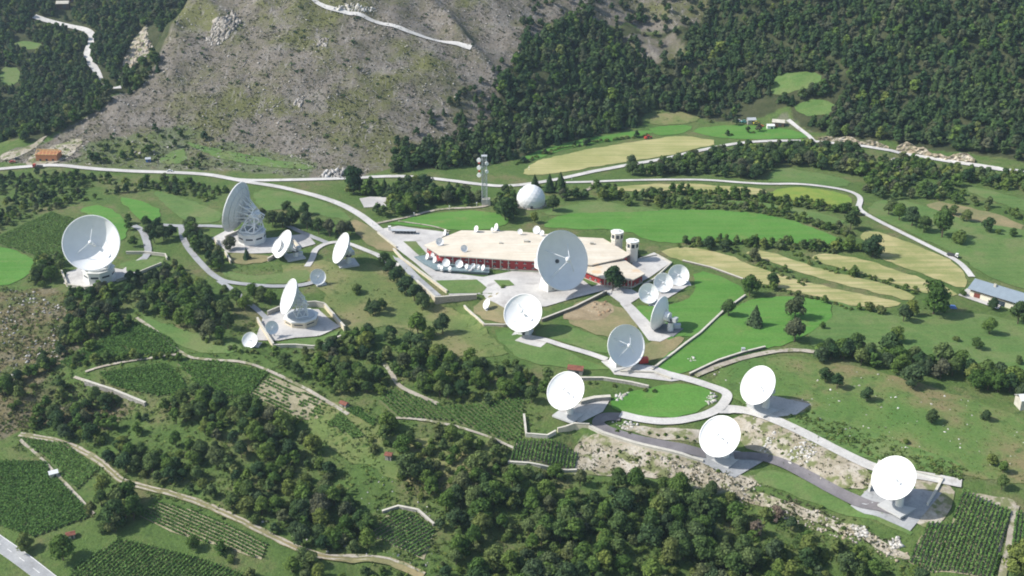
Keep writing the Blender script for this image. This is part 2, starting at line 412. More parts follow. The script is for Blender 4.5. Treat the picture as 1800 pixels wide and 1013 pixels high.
M_bright = ground('bright_grass', [(0, (0.070, 0.185, 0.030)), (1, (0.100, 0.225, 0.045))], 0.03, 0.25, stripe=(0.1, 5.0, (0.115, 0.215, 0.05), 0.45), speck=(0.07, 0.55, 0.8, (0.15, 0.21, 0.06)))
M_mid = ground('mown_grass', [(0, (0.080, 0.150, 0.040)), (0.5, (0.105, 0.175, 0.050)), (1, (0.150, 0.180, 0.070))], 0.035, 0.28, stripe=(0.5, 4.0, (0.13, 0.18, 0.06), 0.4), speck=(0.16, 0.55, 0.8, (0.07, 0.125, 0.03)))
M_olive = ground('rough_grass', [(0, (0.105, 0.155, 0.046)), (0.5, (0.155, 0.18, 0.064)), (1, (0.225, 0.20, 0.098))], 0.03, 0.3, speck=(0.15, 0.55, 0.75, (0.075, 0.11, 0.035)))
M_straw = ground('stubble', [(0, (0.22, 0.24, 0.085)), (0.5, (0.37, 0.33, 0.155)), (1, (0.44, 0.385, 0.205))], 0.025, 0.15, stripe=(0.66, 3.4, (0.20, 0.235, 0.08), 0.6))
M_straw2 = ground('hay_stubble', [(0, (0.29, 0.29, 0.115)), (1, (0.42, 0.38, 0.185))], 0.02, 0.14, stripe=(-0.49, 3.6, (0.23, 0.26, 0.09), 0.5))
M_yellowg = ground('yellow_grass', [(0, (0.13, 0.23, 0.04)), (1, (0.24, 0.27, 0.06))], 0.04, 0.2)
M_drygr = ground('dry_grass', [(0, (0.16, 0.17, 0.075)), (1, (0.27, 0.22, 0.12))], 0.05, 0.25)
M_brown = ground('bare_earth', [(0, (0.22, 0.17, 0.10)), (1, (0.36, 0.29, 0.19))], 0.08, 0.25)
M_sand = ground('pale_earth', [(0, (0.25, 0.22, 0.15)), (0.5, (0.35, 0.31, 0.24)), (1, (0.46, 0.42, 0.355))], 0.10, 0.28, speck=(0.14, 0.49, 0.6, (0.165, 0.18, 0.08)))
M_road = ground('road', [(0, (0.44, 0.425, 0.40)), (1, (0.58, 0.56, 0.53))], 0.07, 0.16, speck=(0.12, 0.58, 0.75, (0.38, 0.36, 0.33)))
M_track = ground('track', [(0, (0.30, 0.265, 0.21)), (1, (0.47, 0.43, 0.36))], 0.1, 0.3, speck=(0.2, 0.5, 0.62, (0.20, 0.20, 0.11)))
M_pave = ground('paving', [(0, (0.40, 0.385, 0.37)), (1, (0.55, 0.53, 0.50))], 0.05, 0.14, speck=(0.09, 0.56, 0.7, (0.36, 0.34, 0.32)))
M_asph = ground('asphalt', [(0, (0.15, 0.14, 0.145)), (1, (0.21, 0.195, 0.20))], 0.12, 0.12)
M_lane = ground('grey_road', [(0, (0.28, 0.285, 0.29)), (1, (0.37, 0.375, 0.38))], 0.08, 0.16, speck=(0.12, 0.56, 0.7, (0.24, 0.24, 0.24)))
M_vsoil = ground('vine_soil', [(0, (0.085, 0.125, 0.045)), (1, (0.15, 0.16, 0.075))], 0.12, 0.25)
M_vsoil_l = ground('vine_soil_pale', [(0, (0.22, 0.20, 0.12)), (1, (0.36, 0.32, 0.22))], 0.12, 0.25)

M_rough = ground('weedy_grass', [(0, (0.075, 0.150, 0.036)), (0.4, (0.105, 0.165, 0.046)), (0.7, (0.145, 0.165, 0.062)), (1, (0.20, 0.165, 0.085))], 0.028, 0.3, speck=(0.15, 0.55, 0.75, (0.07, 0.12, 0.034)))
FIELDS = [   # material, outline in photograph pixels
 (M_mid, [(955,372),(1040,352),(1100,362),(1160,368),(1155,374),(1010,376),(965,382)]),
 (M_bright, [(955,392),(985,378),(1050,374),(1120,374),(1160,370),(1250,369),(1330,375),(1390,387),(1440,405),(1482,423),(1470,432),(1400,428),(1300,425),(1200,428),(1145,426),(1100,404),(960,402)]),
 (M_mid, [(1168,347),(1300,352),(1400,365),(1490,388),(1478,398),(1400,380),(1300,363),(1170,357)]),
 (M_straw2, [(918,304),(940,284),(1000,270),(1080,255),(1140,246),(1200,238),(1272,250),(1200,268),(1140,280),(1080,288),(1000,302),(930,310)]),
 (M_bright, [(905,283),(980,255),(1050,240),(1140,228),(1150,236),(1080,248),(990,262),(925,288)]),
 (M_olive, [(1145,205),(1180,195),(1232,205),(1225,216),(1142,221)]),
 (M_bright, [(1140,222),(1222,219),(1205,236),(1150,240)]),
 (M_bright, [(1212,228),(1280,219),(1350,222),(1410,233),(1426,244),(1310,246),(1240,240)]),
 (M_mid, [(1349,165),(1358,136),(1400,127),(1446,130),(1440,150),(1375,168)]),
 (M_mid, [(1388,192),(1420,175),(1470,180),(1466,200),(1430,206)]),
 (M_straw, [(1045,332),(1180,322),(1300,329),(1346,334),(1350,346),(1250,343),(1120,338)]),
 (M_yellowg, [(1350,336),(1400,328),(1488,341),(1502,354),(1485,368),(1420,358),(1365,350)]),
 (M_mid, [(1348,312),(1368,293),(1440,305),(1497,318),(1490,332),(1400,321),(1352,321)]),
 (M_straw, [(1158,441),(1200,433),(1278,447),(1326,470),(1400,493),(1470,509),(1540,523),(1602,536),(1510,544),(1420,518),(1310,493),(1250,472),(1170,450)]),
 (M_straw, [(1302,443),(1350,442),(1395,457),(1440,473),(1500,486),(1575,505),(1612,521),(1602,531),(1540,515),(1470,498),(1410,481),(1350,460)]),
 (M_straw, [(1418,451),(1455,446),(1520,457),(1560,471),(1640,496),(1688,517),(1670,523),(1622,516),(1540,488),(1450,465)]),
 (M_straw, [(1508,412),(1530,404),(1590,424),(1640,444),(1680,462),(1702,492),(1692,511),(1640,488),(1565,463),(1538,450)]),
 (M_mid, [(1520,372),(1560,392),(1620,420),(1690,452),(1720,480),(1800,510),(1860,520),(1860,420),(1780,400),(1700,390),(1600,352),(1540,352)]),
 (M_drygr, [(1620,362),(1660,353),(1800,392),(1792,412),(1740,402),(1690,385)]),
 (M_drygr, [(1705,430),(1740,425),(1770,440),(1780,485),(1720,470)]),
 (M_mid, [(1700,325),(1800,352),(1860,370),(1860,395),(1780,365),(1705,342)]),
 (M_bright, [(1105,537),(1180,540),(1225,520),(1215,470),(1300,500),(1312,520),(1270,550),(1220,595),(1195,592),(1170,600),(1120,560)]),
 (M_bright, [(1310,525),(1420,520),(1480,545),(1400,605),(1300,625),(1180,665),(1140,645),(1225,590)]),
 (M_mid, [(1430,520),(1520,546),(1600,560),(1700,545),(1860,580),(1860,660),(1640,625),(1500,612),(1400,606),(1480,545)]),
 (M_rough, [(1236,658),(1350,622),(1500,642),(1700,700),(1860,755),(1860,855),(1690,842),(1440,772),(1300,712)]),
 (M_mid, [(1380,720),(1450,730),(1560,770),(1700,820),(1690,845),(1500,800),(1400,760)]),
 (M_bright, [(1068,714),(1100,690),(1160,678),(1222,675),(1252,690),(1256,706),(1230,725),(1170,738),(1105,730)]),
 (M_bright, [(-40,500),(-40,440),(5,434),(40,445),(66,462),(42,490),(10,504)]),
 (M_bright, [(135,367),(180,360),(218,384),(226,410),(205,432),(165,385)]),
 (M_bright, [(203,346),(240,350),(292,376),(255,396),(238,380)]),
 (M_mid, [(265,334),(310,345),(350,360),(392,372),(388,393),(325,391),(290,360)]),
 (M_mid, [(443,330),(520,341),(590,364),(628,392),(560,378),(500,368),(455,372)]),
 (M_bright, [(680,394),(760,374),(860,370),(905,392),(850,407),(790,405),(700,396)]),
 (M_mid, [(268,285),(320,257),(332,277),(310,291)]),
 (M_mid, [(318,246),(420,270),(560,294),(530,300),(400,284),(340,262)]),
 (M_mid, [(385,475),(460,488),(540,470),(545,492),(520,501),(440,500),(400,492)]),
 (M_olive, [(470,470),(560,455),(600,470),(660,460),(700,490),(740,540),(810,540),(870,600),(900,630),(780,625),(700,570),(600,590),(560,545),(580,510)]),
 (M_mid, [(240,550),(330,585),(420,600),(425,622),(330,620),(270,580)]),
 (M_drygr, [(850,520),(925,515),(960,520),(945,568),(860,570),(825,545)]),
 (M_mid, [(930,590),(975,566),(1065,597),(1095,620),(1060,622),(990,602)]),
 (M_drygr, [(985,560),(1020,525),(1085,535),(1115,560),(1120,590),(1065,598)]),
 (M_mid, [(860,578),(905,580),(960,607),(1050,640),(1080,655),(960,645),(905,630)]),
 (M_drygr, [(1130,605),(1190,592),(1205,598),(1150,640),(1132,625)]),
 (M_olive, [(560,700),(640,720),(700,780),(860,760),(880,800),(760,850),(700,850),(600,800),(540,760)]),
 (M_mid, [(80,80),(40,70),(20,78),(60,90)]),
 (M_mid, [(0,118),(40,120),(30,150),(0,150)]),
 (M_mid, [(1320,850),(1345,825),(1400,835),(1500,890),(1610,935),(1600,945),(1500,910),(1400,870)]),
 (M_mid, [(200,470),(250,452),(290,455),(285,470),(240,480)]),
]
for i, (m, px) in enumerate(FIELDS):
    sheet('field_ground', px, m, off=0.26+0.012*(i % 6), smooth=1, jit=1.3)
PATCH = [   # bare, pale or dry ground
 (M_sand, [(1010,775),(1060,762),(1110,780),(1230,812),(1340,850),(1300,872),(1200,838),(1060,836),(1012,830)]),
 (M_sand, [(1290,720),(1400,752),(1480,800),(1540,830),(1530,870),(1440,850),(1330,800),(1290,770)]),
 (M_sand, [(1090,745),(1180,755),(1280,765),(1230,785),(1150,772),(1090,755)]),
 (M_sand, [(1590,840),(1690,855),(1660,920),(1620,930),(1600,905),(1620,870)]),
 (M_sand, [(1290,858),(1420,890),(1520,935),(1610,985),(1570,985),(1480,940),(1400,900),(1300,880)]),
 (M_brown, [(985,560),(1020,530),(1075,532),(1080,552),(1060,565),(1000,562)]),
 (M_sand, [(40,290),(60,268),(140,240),(145,252),(110,285),(70,294)]),
 (M_sand, [(0,270),(45,262),(85,236),(80,245),(40,275),(0,285)]),
 (M_sand, [(1360,700),(1405,700),(1432,712),(1410,728),(1372,718)]),
 (M_sand, [(240,60),(262,40),(255,75),(275,90),(225,118),(210,115)]),
 (M_drygr, [(610,385),(640,390),(690,425),(705,440),(670,445),(630,420)]),
 (M_drygr, [(400,445),(440,447),(480,452),(470,462),(410,468)]),
 (M_sand, [(1690,862),(1790,880),(1785,905),(1700,875)]),
]
for i, (m, px) in enumerate(PATCH):
    sheet('bare_ground', px, m, off=0.36+0.012*(i % 4), smooth=2, jit=1.3)
PAVE = [
 (M_pave, [(660,405),(700,398),(790,410),(760,430),(775,455),(765,478),(850,488),(900,478),(960,480),(1050,500),(1110,510),(1130,520),(1100,540),(1060,512),(1010,525),(960,540),(890,545),(850,520),(790,520),(700,440)]),
 (M_pave, [(632,350),(650,347),(690,348),(688,364),(640,366)]),
 (M_pave, [(372,420),(400,405),(470,420),(540,412),(555,430),(500,445),(440,447),(400,445),(385,432)]),
 (M_pave, [(448,600),(462,560),(500,545),(560,545),(600,575),(560,592),(520,595),(490,600)]),
 (M_pave, [(112,500),(118,480),(160,465),(215,475),(250,452),(262,458),(240,480),(205,495),(150,508)]),
 (M_pave, [(1110,460),(1150,445),(1180,462),(1140,490),(1120,500)]),
 (M_pave, [(905,600),(925,588),(965,600),(950,612)]),
 (M_pave, [(1060,635),(1080,632),(1110,640),(1150,645),(1215,668),(1180,672),(1080,660)]),
 (M_pave, [(1090,535),(1105,530),(1150,575),(1185,590),(1160,602),(1140,600)]),
 (M_pave, [(975,730),(1010,712),(1072,705),(1060,725),(1020,745)]),
 (M_pave, [(1310,710),(1350,695),(1425,712),(1400,730),(1340,738)]),
 (M_lane, [(1215,805),(1250,785),(1300,795),(1345,810),(1290,842)]),
 (M_lane, [(1495,890),(1540,850),(1655,868),(1600,935),(1520,905)]),
 (M_pave, [(1684,520),(1700,508),(1765,528),(1755,545)]),
 (M_pave, [(1120,520),(1135,528),(1200,490),(1215,500),(1150,540)]),
]
for i, (m, px) in enumerate(PAVE):
    sheet('pavement', px, m, off=0.46+0.012*(i % 4), smooth=0, jit=0.15)
LAWNS = [(M_mid, [(766,495),(838,493),(856,507),(846,518),(787,518)]), (M_mid, [(709,426),(731,426),(750,448),(738,452)]), (M_mid, [(868,494),(895,494),(905,503),(880,506)]), (M_mid, [(1012,484),(1022,482),(1052,500),(1040,506)]), (M_mid, [(222,463),(250,458),(288,456),(286,466),(240,480),(222,478)]), (M_mid, [(488,604),(520,598),(566,594),(598,582),(590,594),(560,608),(500,610)])]
for i, (m, px) in enumerate(LAWNS): sheet('lawn_ground', px, m, off=0.66, smooth=0, jit=0.2)
sheet('pavement', [(690,450),(714,480),(757,524),(776,521),(740,490),(706,457)], M_lane, off=0.62, smooth=0, jit=0.1)
ROADS = [
 (M_road, 5.8, [(-40,302),(0,298),(60,293),(100,291),(150,297),(230,302),(300,304),(360,307),(400,314),(440,322),(490,329),(540,341),(580,353),(610,365),(640,383),(668,406)]),
 (M_road, 5.5, [(402,315),(430,318),(500,318),(560,316),(600,315),(640,313),(680,311),(730,312),(790,318),(840,325),(880,329),(920,326),(960,320),(1010,310),(1060,299),(1110,290),(1160,282),(1210,270),(1260,259),(1310,251),(1370,248),(1430,249),(1500,256),(1560,265),(1600,273),(1660,284),(1720,293),(1800,303),(1850,310)]),
 (M_road, 4.0, [(985,322),(1040,321),(1100,318),(1180,317),(1240,317),(1300,322),(1350,325),(1400,324),(1450,329),(1490,336),(1510,345),(1513,355),(1507,366),(1520,377),(1560,398),(1600,418),(1640,438),(1675,455),(1695,470),(1708,488)]),
 (M_track, 3.0, [(1042,322),(1044,328),(1030,336)]),
 (M_road, 4.0, [(1430,249),(1420,238),(1398,222),(1385,212)]),
 (M_road, 5.0, [(540,-12),(560,10),(600,22),(640,30),(680,45),(740,65),(790,75),(828,86)]),
 (M_road, 7.0, [(60,30),(95,40),(140,50),(163,60),(160,75),(152,95),(155,108),(175,130),(206,157)]),
 (M_lane, 6.6, [(-40,930),(-15,948),(10,965),(45,990),(90,1025)]),
 (M_lane, 4.5, [(270,396),(320,399),(360,398),(397,400)]),
 (M_lane, 4.5, [(235,398),(250,405),(258,425),(262,448),(240,470)]),
 (M_lane, 4.0, [(318,398),(322,425),(348,460),(383,494),(420,500),(470,505),(520,504),(545,500),(563,492)]),
 (M_road, 4.0, [(540,470),(550,455),(553,440),(575,428),(605,426),(640,440),(668,452),(700,470)]),
 (M_lane, 4.0, [(575,428),(540,414),(505,398)]),
 (M_lane, 3.6, [(385,495),(415,515),(440,537),(470,562)]),
 (M_pave, 4.0, [(925,592),(980,607),(1040,624),(1066,634)]),
 (M_road, 5.0, [(1110,645),(1150,654),(1210,668),(1250,681),(1280,692),(1276,706),(1262,722),(1230,735),(1180,744),(1130,740),(1090,730)]),
 (M_road, 5.5, [(1262,722),(1290,720),(1330,727),(1380,747),(1440,777),(1500,808),(1545,828),(1620,838),(1690,852)]),
 (M_track, 3.5, [(1222,662),(1280,638),(1350,620),(1400,616),(1445,622)]),
 (M_asph, 6.0, [(1090,735),(1062,734),(1048,744),(1062,757),(1100,769),(1150,781),(1200,791),(1240,800)]),
 (M_asph, 5.5, [(1290,803),(1330,803),(1370,814),(1410,834),(1460,862),(1500,882),(1550,895),(1592,906)]),
 (M_track, 1.9, [(240,560),(290,595),(322,627),(360,634),(430,637),(470,652),(530,680),(580,710),(612,730)]),
 (M_track, 1.6, [(35,775),(60,795),(95,830),(130,868),(165,905)]),
 (M_track, 2.5, [(675,640),(690,660),(700,680),(730,695),(770,712)]),
 (M_track, 3.0, [(1785,890),(1778,940),(1760,1020)]),
 (M_track, 1.6, [(700,390),(760,398),(790,408)]),
 (M_track, 3.0, [(655,395),(720,382),(770,368),(840,366),(858,362)]),
 (M_track, 1.6, [(130,665),(200,688),(255,712)]),
 (M_track, 1.6, [(310,625),(200,640),(150,655)]),
 (M_track, 1.6, [(670,735),(760,740),(850,765),(905,790)]),
]
for i, (m, w, px) in enumerate(ROADS):
    ribbon('road' if m in (M_road, M_asph) else 'path', px, w, m, off=0.58+0.014*(i % 5), jit=0.2 if m is M_track else 0.1)
LN = G([(-40,930),(-15,948),(10,965),(45,990),(90,1025)]); LP = densify(smooth_open(LN[:, :2], 3), 1.5, False); LT = np.gradient(LP, axis=0); LT /= np.linalg.norm(LT, axis=1, keepdims=True); LNn = np.stack([-LT[:,1], LT[:,0]], 1)
M_line = ground('road_paint', [(0, (0.62, 0.62, 0.61)), (1, (0.72, 0.72, 0.71))], 0.3, 0.1)
for sgn in (-3.1, 3.1): ribbon('road_marking', None, 0.3, M_line, off=0.68, jit=0, sm=0, world=LP+LNn*sgn)
for k in range(0, len(LP)-3, 5): ribbon('road_marking', None, 0.26, M_line, off=0.68, jit=0, sm=0, world=LP[k:k+3])
# two wheel tracks of the dirt road in the lower slope
TW = G([(35,765),(100,775),(150,795),(185,820),(210,845),(240,855),(300,868),(360,888),(420,915),(470,940),(520,965),(570,982),(640,982),(690,988),(745,1014)])
ribbon('path', None, 3.6, M_drygr, off=0.5, world=TW)
Pm = densify(smooth_open(TW[:, :2], 3), 3.0, False); Tt = np.gradient(Pm, axis=0); Tt /= np.linalg.norm(Tt, axis=1, keepdims=True)
for s in (-0.95, 0.95):
    ribbon('path', None, 0.9, M_track, off=0.62, sm=0, world=Pm+np.stack([-Tt[:,1], Tt[:,0]], 1)*s)
# ------------------------------------------------------------------ walls
M_conc = paint('pale_concrete', (0.52, 0.49, 0.42), 0.9, 0.14, 0.35, spec=0.1)
M_beige = paint('beige_concrete', (0.60, 0.53, 0.40), 0.9, 0.12, 0.3, spec=0.1)
M_pink = paint('stone_facing', (0.40, 0.34, 0.28), 0.95, 0.25, 1.2, spec=0.1)
M_stone = paint('dry_stone', (0.34, 0.32, 0.29), 0.95, 0.35, 0.9, spec=0.1)
M_dkstone = paint('dark_stone', (0.16, 0.145, 0.12), 0.95, 0.3, 0.8, spec=0.1)
M_white = paint('white_paint', (0.80, 0.80, 0.79), 0.45, 0.035, 0.25, spec=0.3)
M_offw = paint('offwhite_paint', (0.72, 0.72, 0.69), 0.6, 0.06, 0.3, spec=0.2)
M_back = paint('grey_white_paint', (0.60, 0.62, 0.62), 0.6, 0.06, 0.3, spec=0.2)
M_steel = paint('galvanised_steel', (0.50, 0.52, 0.53), 0.5, 0.08, 0.6, 0.2)
M_dark = paint('dark_metal', (0.06, 0.065, 0.07), 0.6, 0.1, 0.6)
M_glass = paint('dark_glass', (0.03, 0.045, 0.06), 0.12, 0.1, 0.6, spec=0.6)
M_pad = paint('concrete_pad', (0.50, 0.50, 0.49), 0.9, 0.08, 0.4, spec=0.1)
M_dpad = paint('dark_pad', (0.20, 0.205, 0.21), 0.9, 0.12, 0.4, spec=0.1)

def wall(name, label, px, h, t, mat, cat='wall', top=None, coping=None, world=None, base=-2.0, level=False):
    P = densify(G(px)[:, :2] if world is None else np.asarray(world), 4.0, False)
    T = np.gradient(P, axis=0); T /= np.linalg.norm(T, axis=1, keepdims=True)+1e-9; Nn = np.stack([-T[:,1], T[:,0]], 1)
    z = np.maximum.reduce([gz(P[:,0]+s*Nn[:,0]*2, P[:,1]+s*Nn[:,1]*2) for s in (-1, 0, 1)])
    zt = z+h
    if level: zt = np.interp(np.arange(len(P)), [0, len(P)-1], [zt[0], zt[-1]]); zt = np.maximum(zt, z+h*0.5)
    if top is not None: zt = np.full(len(P), top)
    zb = np.minimum.reduce([gz(P[:,0]+s*Nn[:,0]*3, P[:,1]+s*Nn[:,1]*3) for s in (-1, 0, 1)])+base
    def strip(w, z0, z1):
        n = len(P); L = P+Nn*w/2; Rr = P-Nn*w/2; vs = []
        for Q, zz in ((L, z0), (L, z1), (Rr, z1), (Rr, z0)): vs += list(zip(Q[:,0], Q[:,1], zz))
        fs = [(a*n+i, a*n+i+1, ((a+1) % 4)*n+i+1, ((a+1) % 4)*n+i) for a in range(4) for i in range(n-1)]
        fs += [(0, n, 2*n, 3*n), (n-1, 4*n-1, 3*n-1, 2*n-1)]
        return vs, fs
    root = tag(thing(name, label, cat, (P[0,0], P[0,1], float(zb[0]))), kind='thing')
    m = MB(); m.add(*strip(t, zb, zt)); m.build('wall_body', mat, root)
    m = MB(); m.add(*strip(t+0.25, zt+0.002, zt+0.18)); m.build('coping', coping or M_conc, root)
    return root

zP = float(gz(*G1(850, 500)[:2]))
WALLS = [
 ('retaining_wall', 'tall beige retaining wall below the driveway, lit face behind the row of round trees', [(722,478),(735,497),(766,534)], 0.9, 1.0, M_beige, zP+0.5),
 ('retaining_wall', 'pinkish stone retaining wall facing the meadow under the station forecourt', [(766,534),(800,529),(838,524)], 0.9, 1.0, M_pink, zP+0.5),
 ('parapet_wall', 'long pale parapet between the upper forecourt road and the sunken driveway', [(692,441),(708,458),(738,480),(786,516)], 1.6, 0.9, M_beige, None),
 ('parapet_wall', 'short pale parapet at the head of the driveway by the grey shelter', [(664,411),(680,424),(697,437)], 1.3, 0.8, M_conc, None),
 ('retaining_wall', 'beige retaining wall with lit face at the corner of the lawn with the tiny dish', [(816,540),(834,557),(851,573)], 1.0, 0.8, M_beige, None),
 ('retaining_wall', 'stone retaining wall under the lawn left of the white dish on its block', [(851,573),(885,574),(945,569)], 1.0, 0.8, M_pink, None),
 ('garden_wall', 'dark low wall running diagonally above the spoil heap', [(952,566),(1010,544),(1066,516)], 1.8, 1.0, M_dkstone, None),
 ('compound_wall', 'pale wall stub at the outer end of the big dish terrace in the far west', [(109,481),(113,491),(118,504)], 2.2, 0.7, M_beige, None),
 ('compound_wall', 'grey retaining wall in front of the octagonal block of the big west dish', [(118,504),(150,509),(184,506)], 1.6, 0.7, M_conc, None),
 ('compound_wall', 'low grey wall behind the lawn beside the big west dish', [(222,447),(255,447),(291,451),(294,458)], 1.8, 0.6, M_conc, None),
 ('compound_wall', 'long low wall along the lower edge of the lawn beside the big west dish', [(205,496),(245,482),(284,466)], 1.6, 0.6, M_conc, None),
 ('screen_wall', 'dark screen wall behind the lattice pedestal of the grey-backed dish', [(396,421),(415,413),(434,404)], 2.4, 0.6, M_stone, None),
 ('screen_wall', 'short pale wall left of the terrace of the grey-backed dish', [(378,424),(383,436)], 2.6, 0.8, M_beige, None),
 ('screen_wall', 'pale wall end beside the dry lawn below the grey-backed dish', [(396,447),(406,464)], 2.2, 0.8, M_beige, None),
 ('screen_wall', 'low stone wall beside the dry lawn, below the pair of tilted dishes', [(471,460),(485,452),(499,448)], 2.2, 0.7, M_pink, None),
 ('screen_wall', 'pale wall end to the east of the pair of tilted dishes', [(515,425),(526,438)], 2.2, 0.8, M_beige, None),
 ('compound_wall', 'long lit wall between the small white dish and the grey dish, southwest compound', [(453,566),(466,588),(481,612)], 2.6, 0.9, M_beige, None),
 ('compound_wall', 'grey wall closing the lawn at the front of the southwest compound', [(481,612),(520,611),(560,614)], 1.8, 0.8, M_conc, None),
 ('compound_wall', 'grey wall climbing to the east corner of the southwest compound', [(560,614),(580,606),(603,594)], 1.8, 0.8, M_conc, None),
 ('compound_wall', 'lit east wall of the paved terrace round the octagonal concrete base', [(571,542),(588,561),(606,582)], 3.0, 0.9, M_beige, None),
 ('compound_wall', 'grey rear wall of the paved terrace round the octagonal concrete base', [(540,540),(555,539),(571,542)], 3.2, 0.7, M_conc, None),
 ('compound_wall', 'short wall beside the gate of the southwest compound', [(471,555),(492,546)], 2.4, 0.7, M_stone, None),
 ('road_wall', 'long white-capped wall along the dark asphalt road above the rubble slope', [(1036,752),(1060,764),(1120,783),(1180,797),(1236,813)], 0.9, 1.6, M_conc, None),
 ('terrace_wall', 'low pale wall with a step above the small square vineyard', [(921,733),(925,768),(962,771),(977,763)], 1.6, 0.8, M_conc, None),
 ('terrace_wall', 'pale stone wall below the lawn of the white dish at the road bend', [(980,760),(1010,754),(1036,752)], 1.8, 0.8, M_beige, None),
 ('boulder_wall', 'white stone bank behind the paved yard at the road bend', [(1020,711),(1045,705),(1073,703)], 1.8, 2.2, M_stone, None),
 ('yard_wall', 'white slanting wall on the west side of the easternmost dish yard', [(1527,866),(1536,842),(1545,818)], 2.6, 0.8, M_offw, None),
 ('yard_wall', 'white low wall across the back of the easternmost dish yard', [(1604,833),(1630,839),(1656,845)], 1.2, 0.8, M_offw, None),
 ('yard_wall', 'white low wall on the east side of the easternmost dish yard', [(1656,845),(1644,867),(1630,890)], 1.2, 0.8, M_offw, None),
 ('field_wall', 'dark dry stone wall climbing between the two bright lawns', [(1146,652),(1185,622),(1230,588),(1270,550),(1310,521)], 1.0, 0.9, M_stone, None),
 ('field_wall', 'dark dry stone wall beside the curving dirt track on the lower lawn', [(1212,661),(1262,637),(1308,622),(1345,613)], 1.3, 0.9, M_dkstone, None),
 ('field_wall', 'dark hedge-topped wall at the edge of the striped stubble by the lawn', [(1200,460),(1250,472),(1308,493)], 0.9, 0.9, M_dkstone, None),
 ('terrace_wall', 'dry stone terrace wall below the vineyard west of the woods', [(150,675),(200,690),(256,713)], 1.0, 1.2, M_stone, None),
 ('terrace_wall', 'pale low wall along the bottom of the small square vineyard', [(893,815),(950,822),(1014,829)], 0.8, 0.9, M_conc, None),
 ('terrace_wall', 'stone wall in front of the car park gap west of the pedestal dish row', [(1090,655),(1150,657),(1180,668)], 0.9, 0.7, M_conc, None),
 ('terrace_wall', 'pale stone rim of the round vineyard among the trees', [(672,902),(700,893),(735,900),(763,925)], 0.9, 0.9, M_stone, None),
 ('terrace_wall', 'long dry stone wall under the rough bank between dish block and oval lawn', [(1010,668),(1060,668),(1110,676),(1140,683)], 1.2, 1.0, M_stone, None),
 ('courtyard_wall', 'pale wall round the paved yard behind the two white towers', [(1128,455),(1155,450),(1180,464),(1150,492),(1130,503)], 1.0, 0.7, M_conc, None),
]
for nm, lab, px, h, t, m, top in WALLS:
    wall(nm, lab, px, h, t, m, top=top)

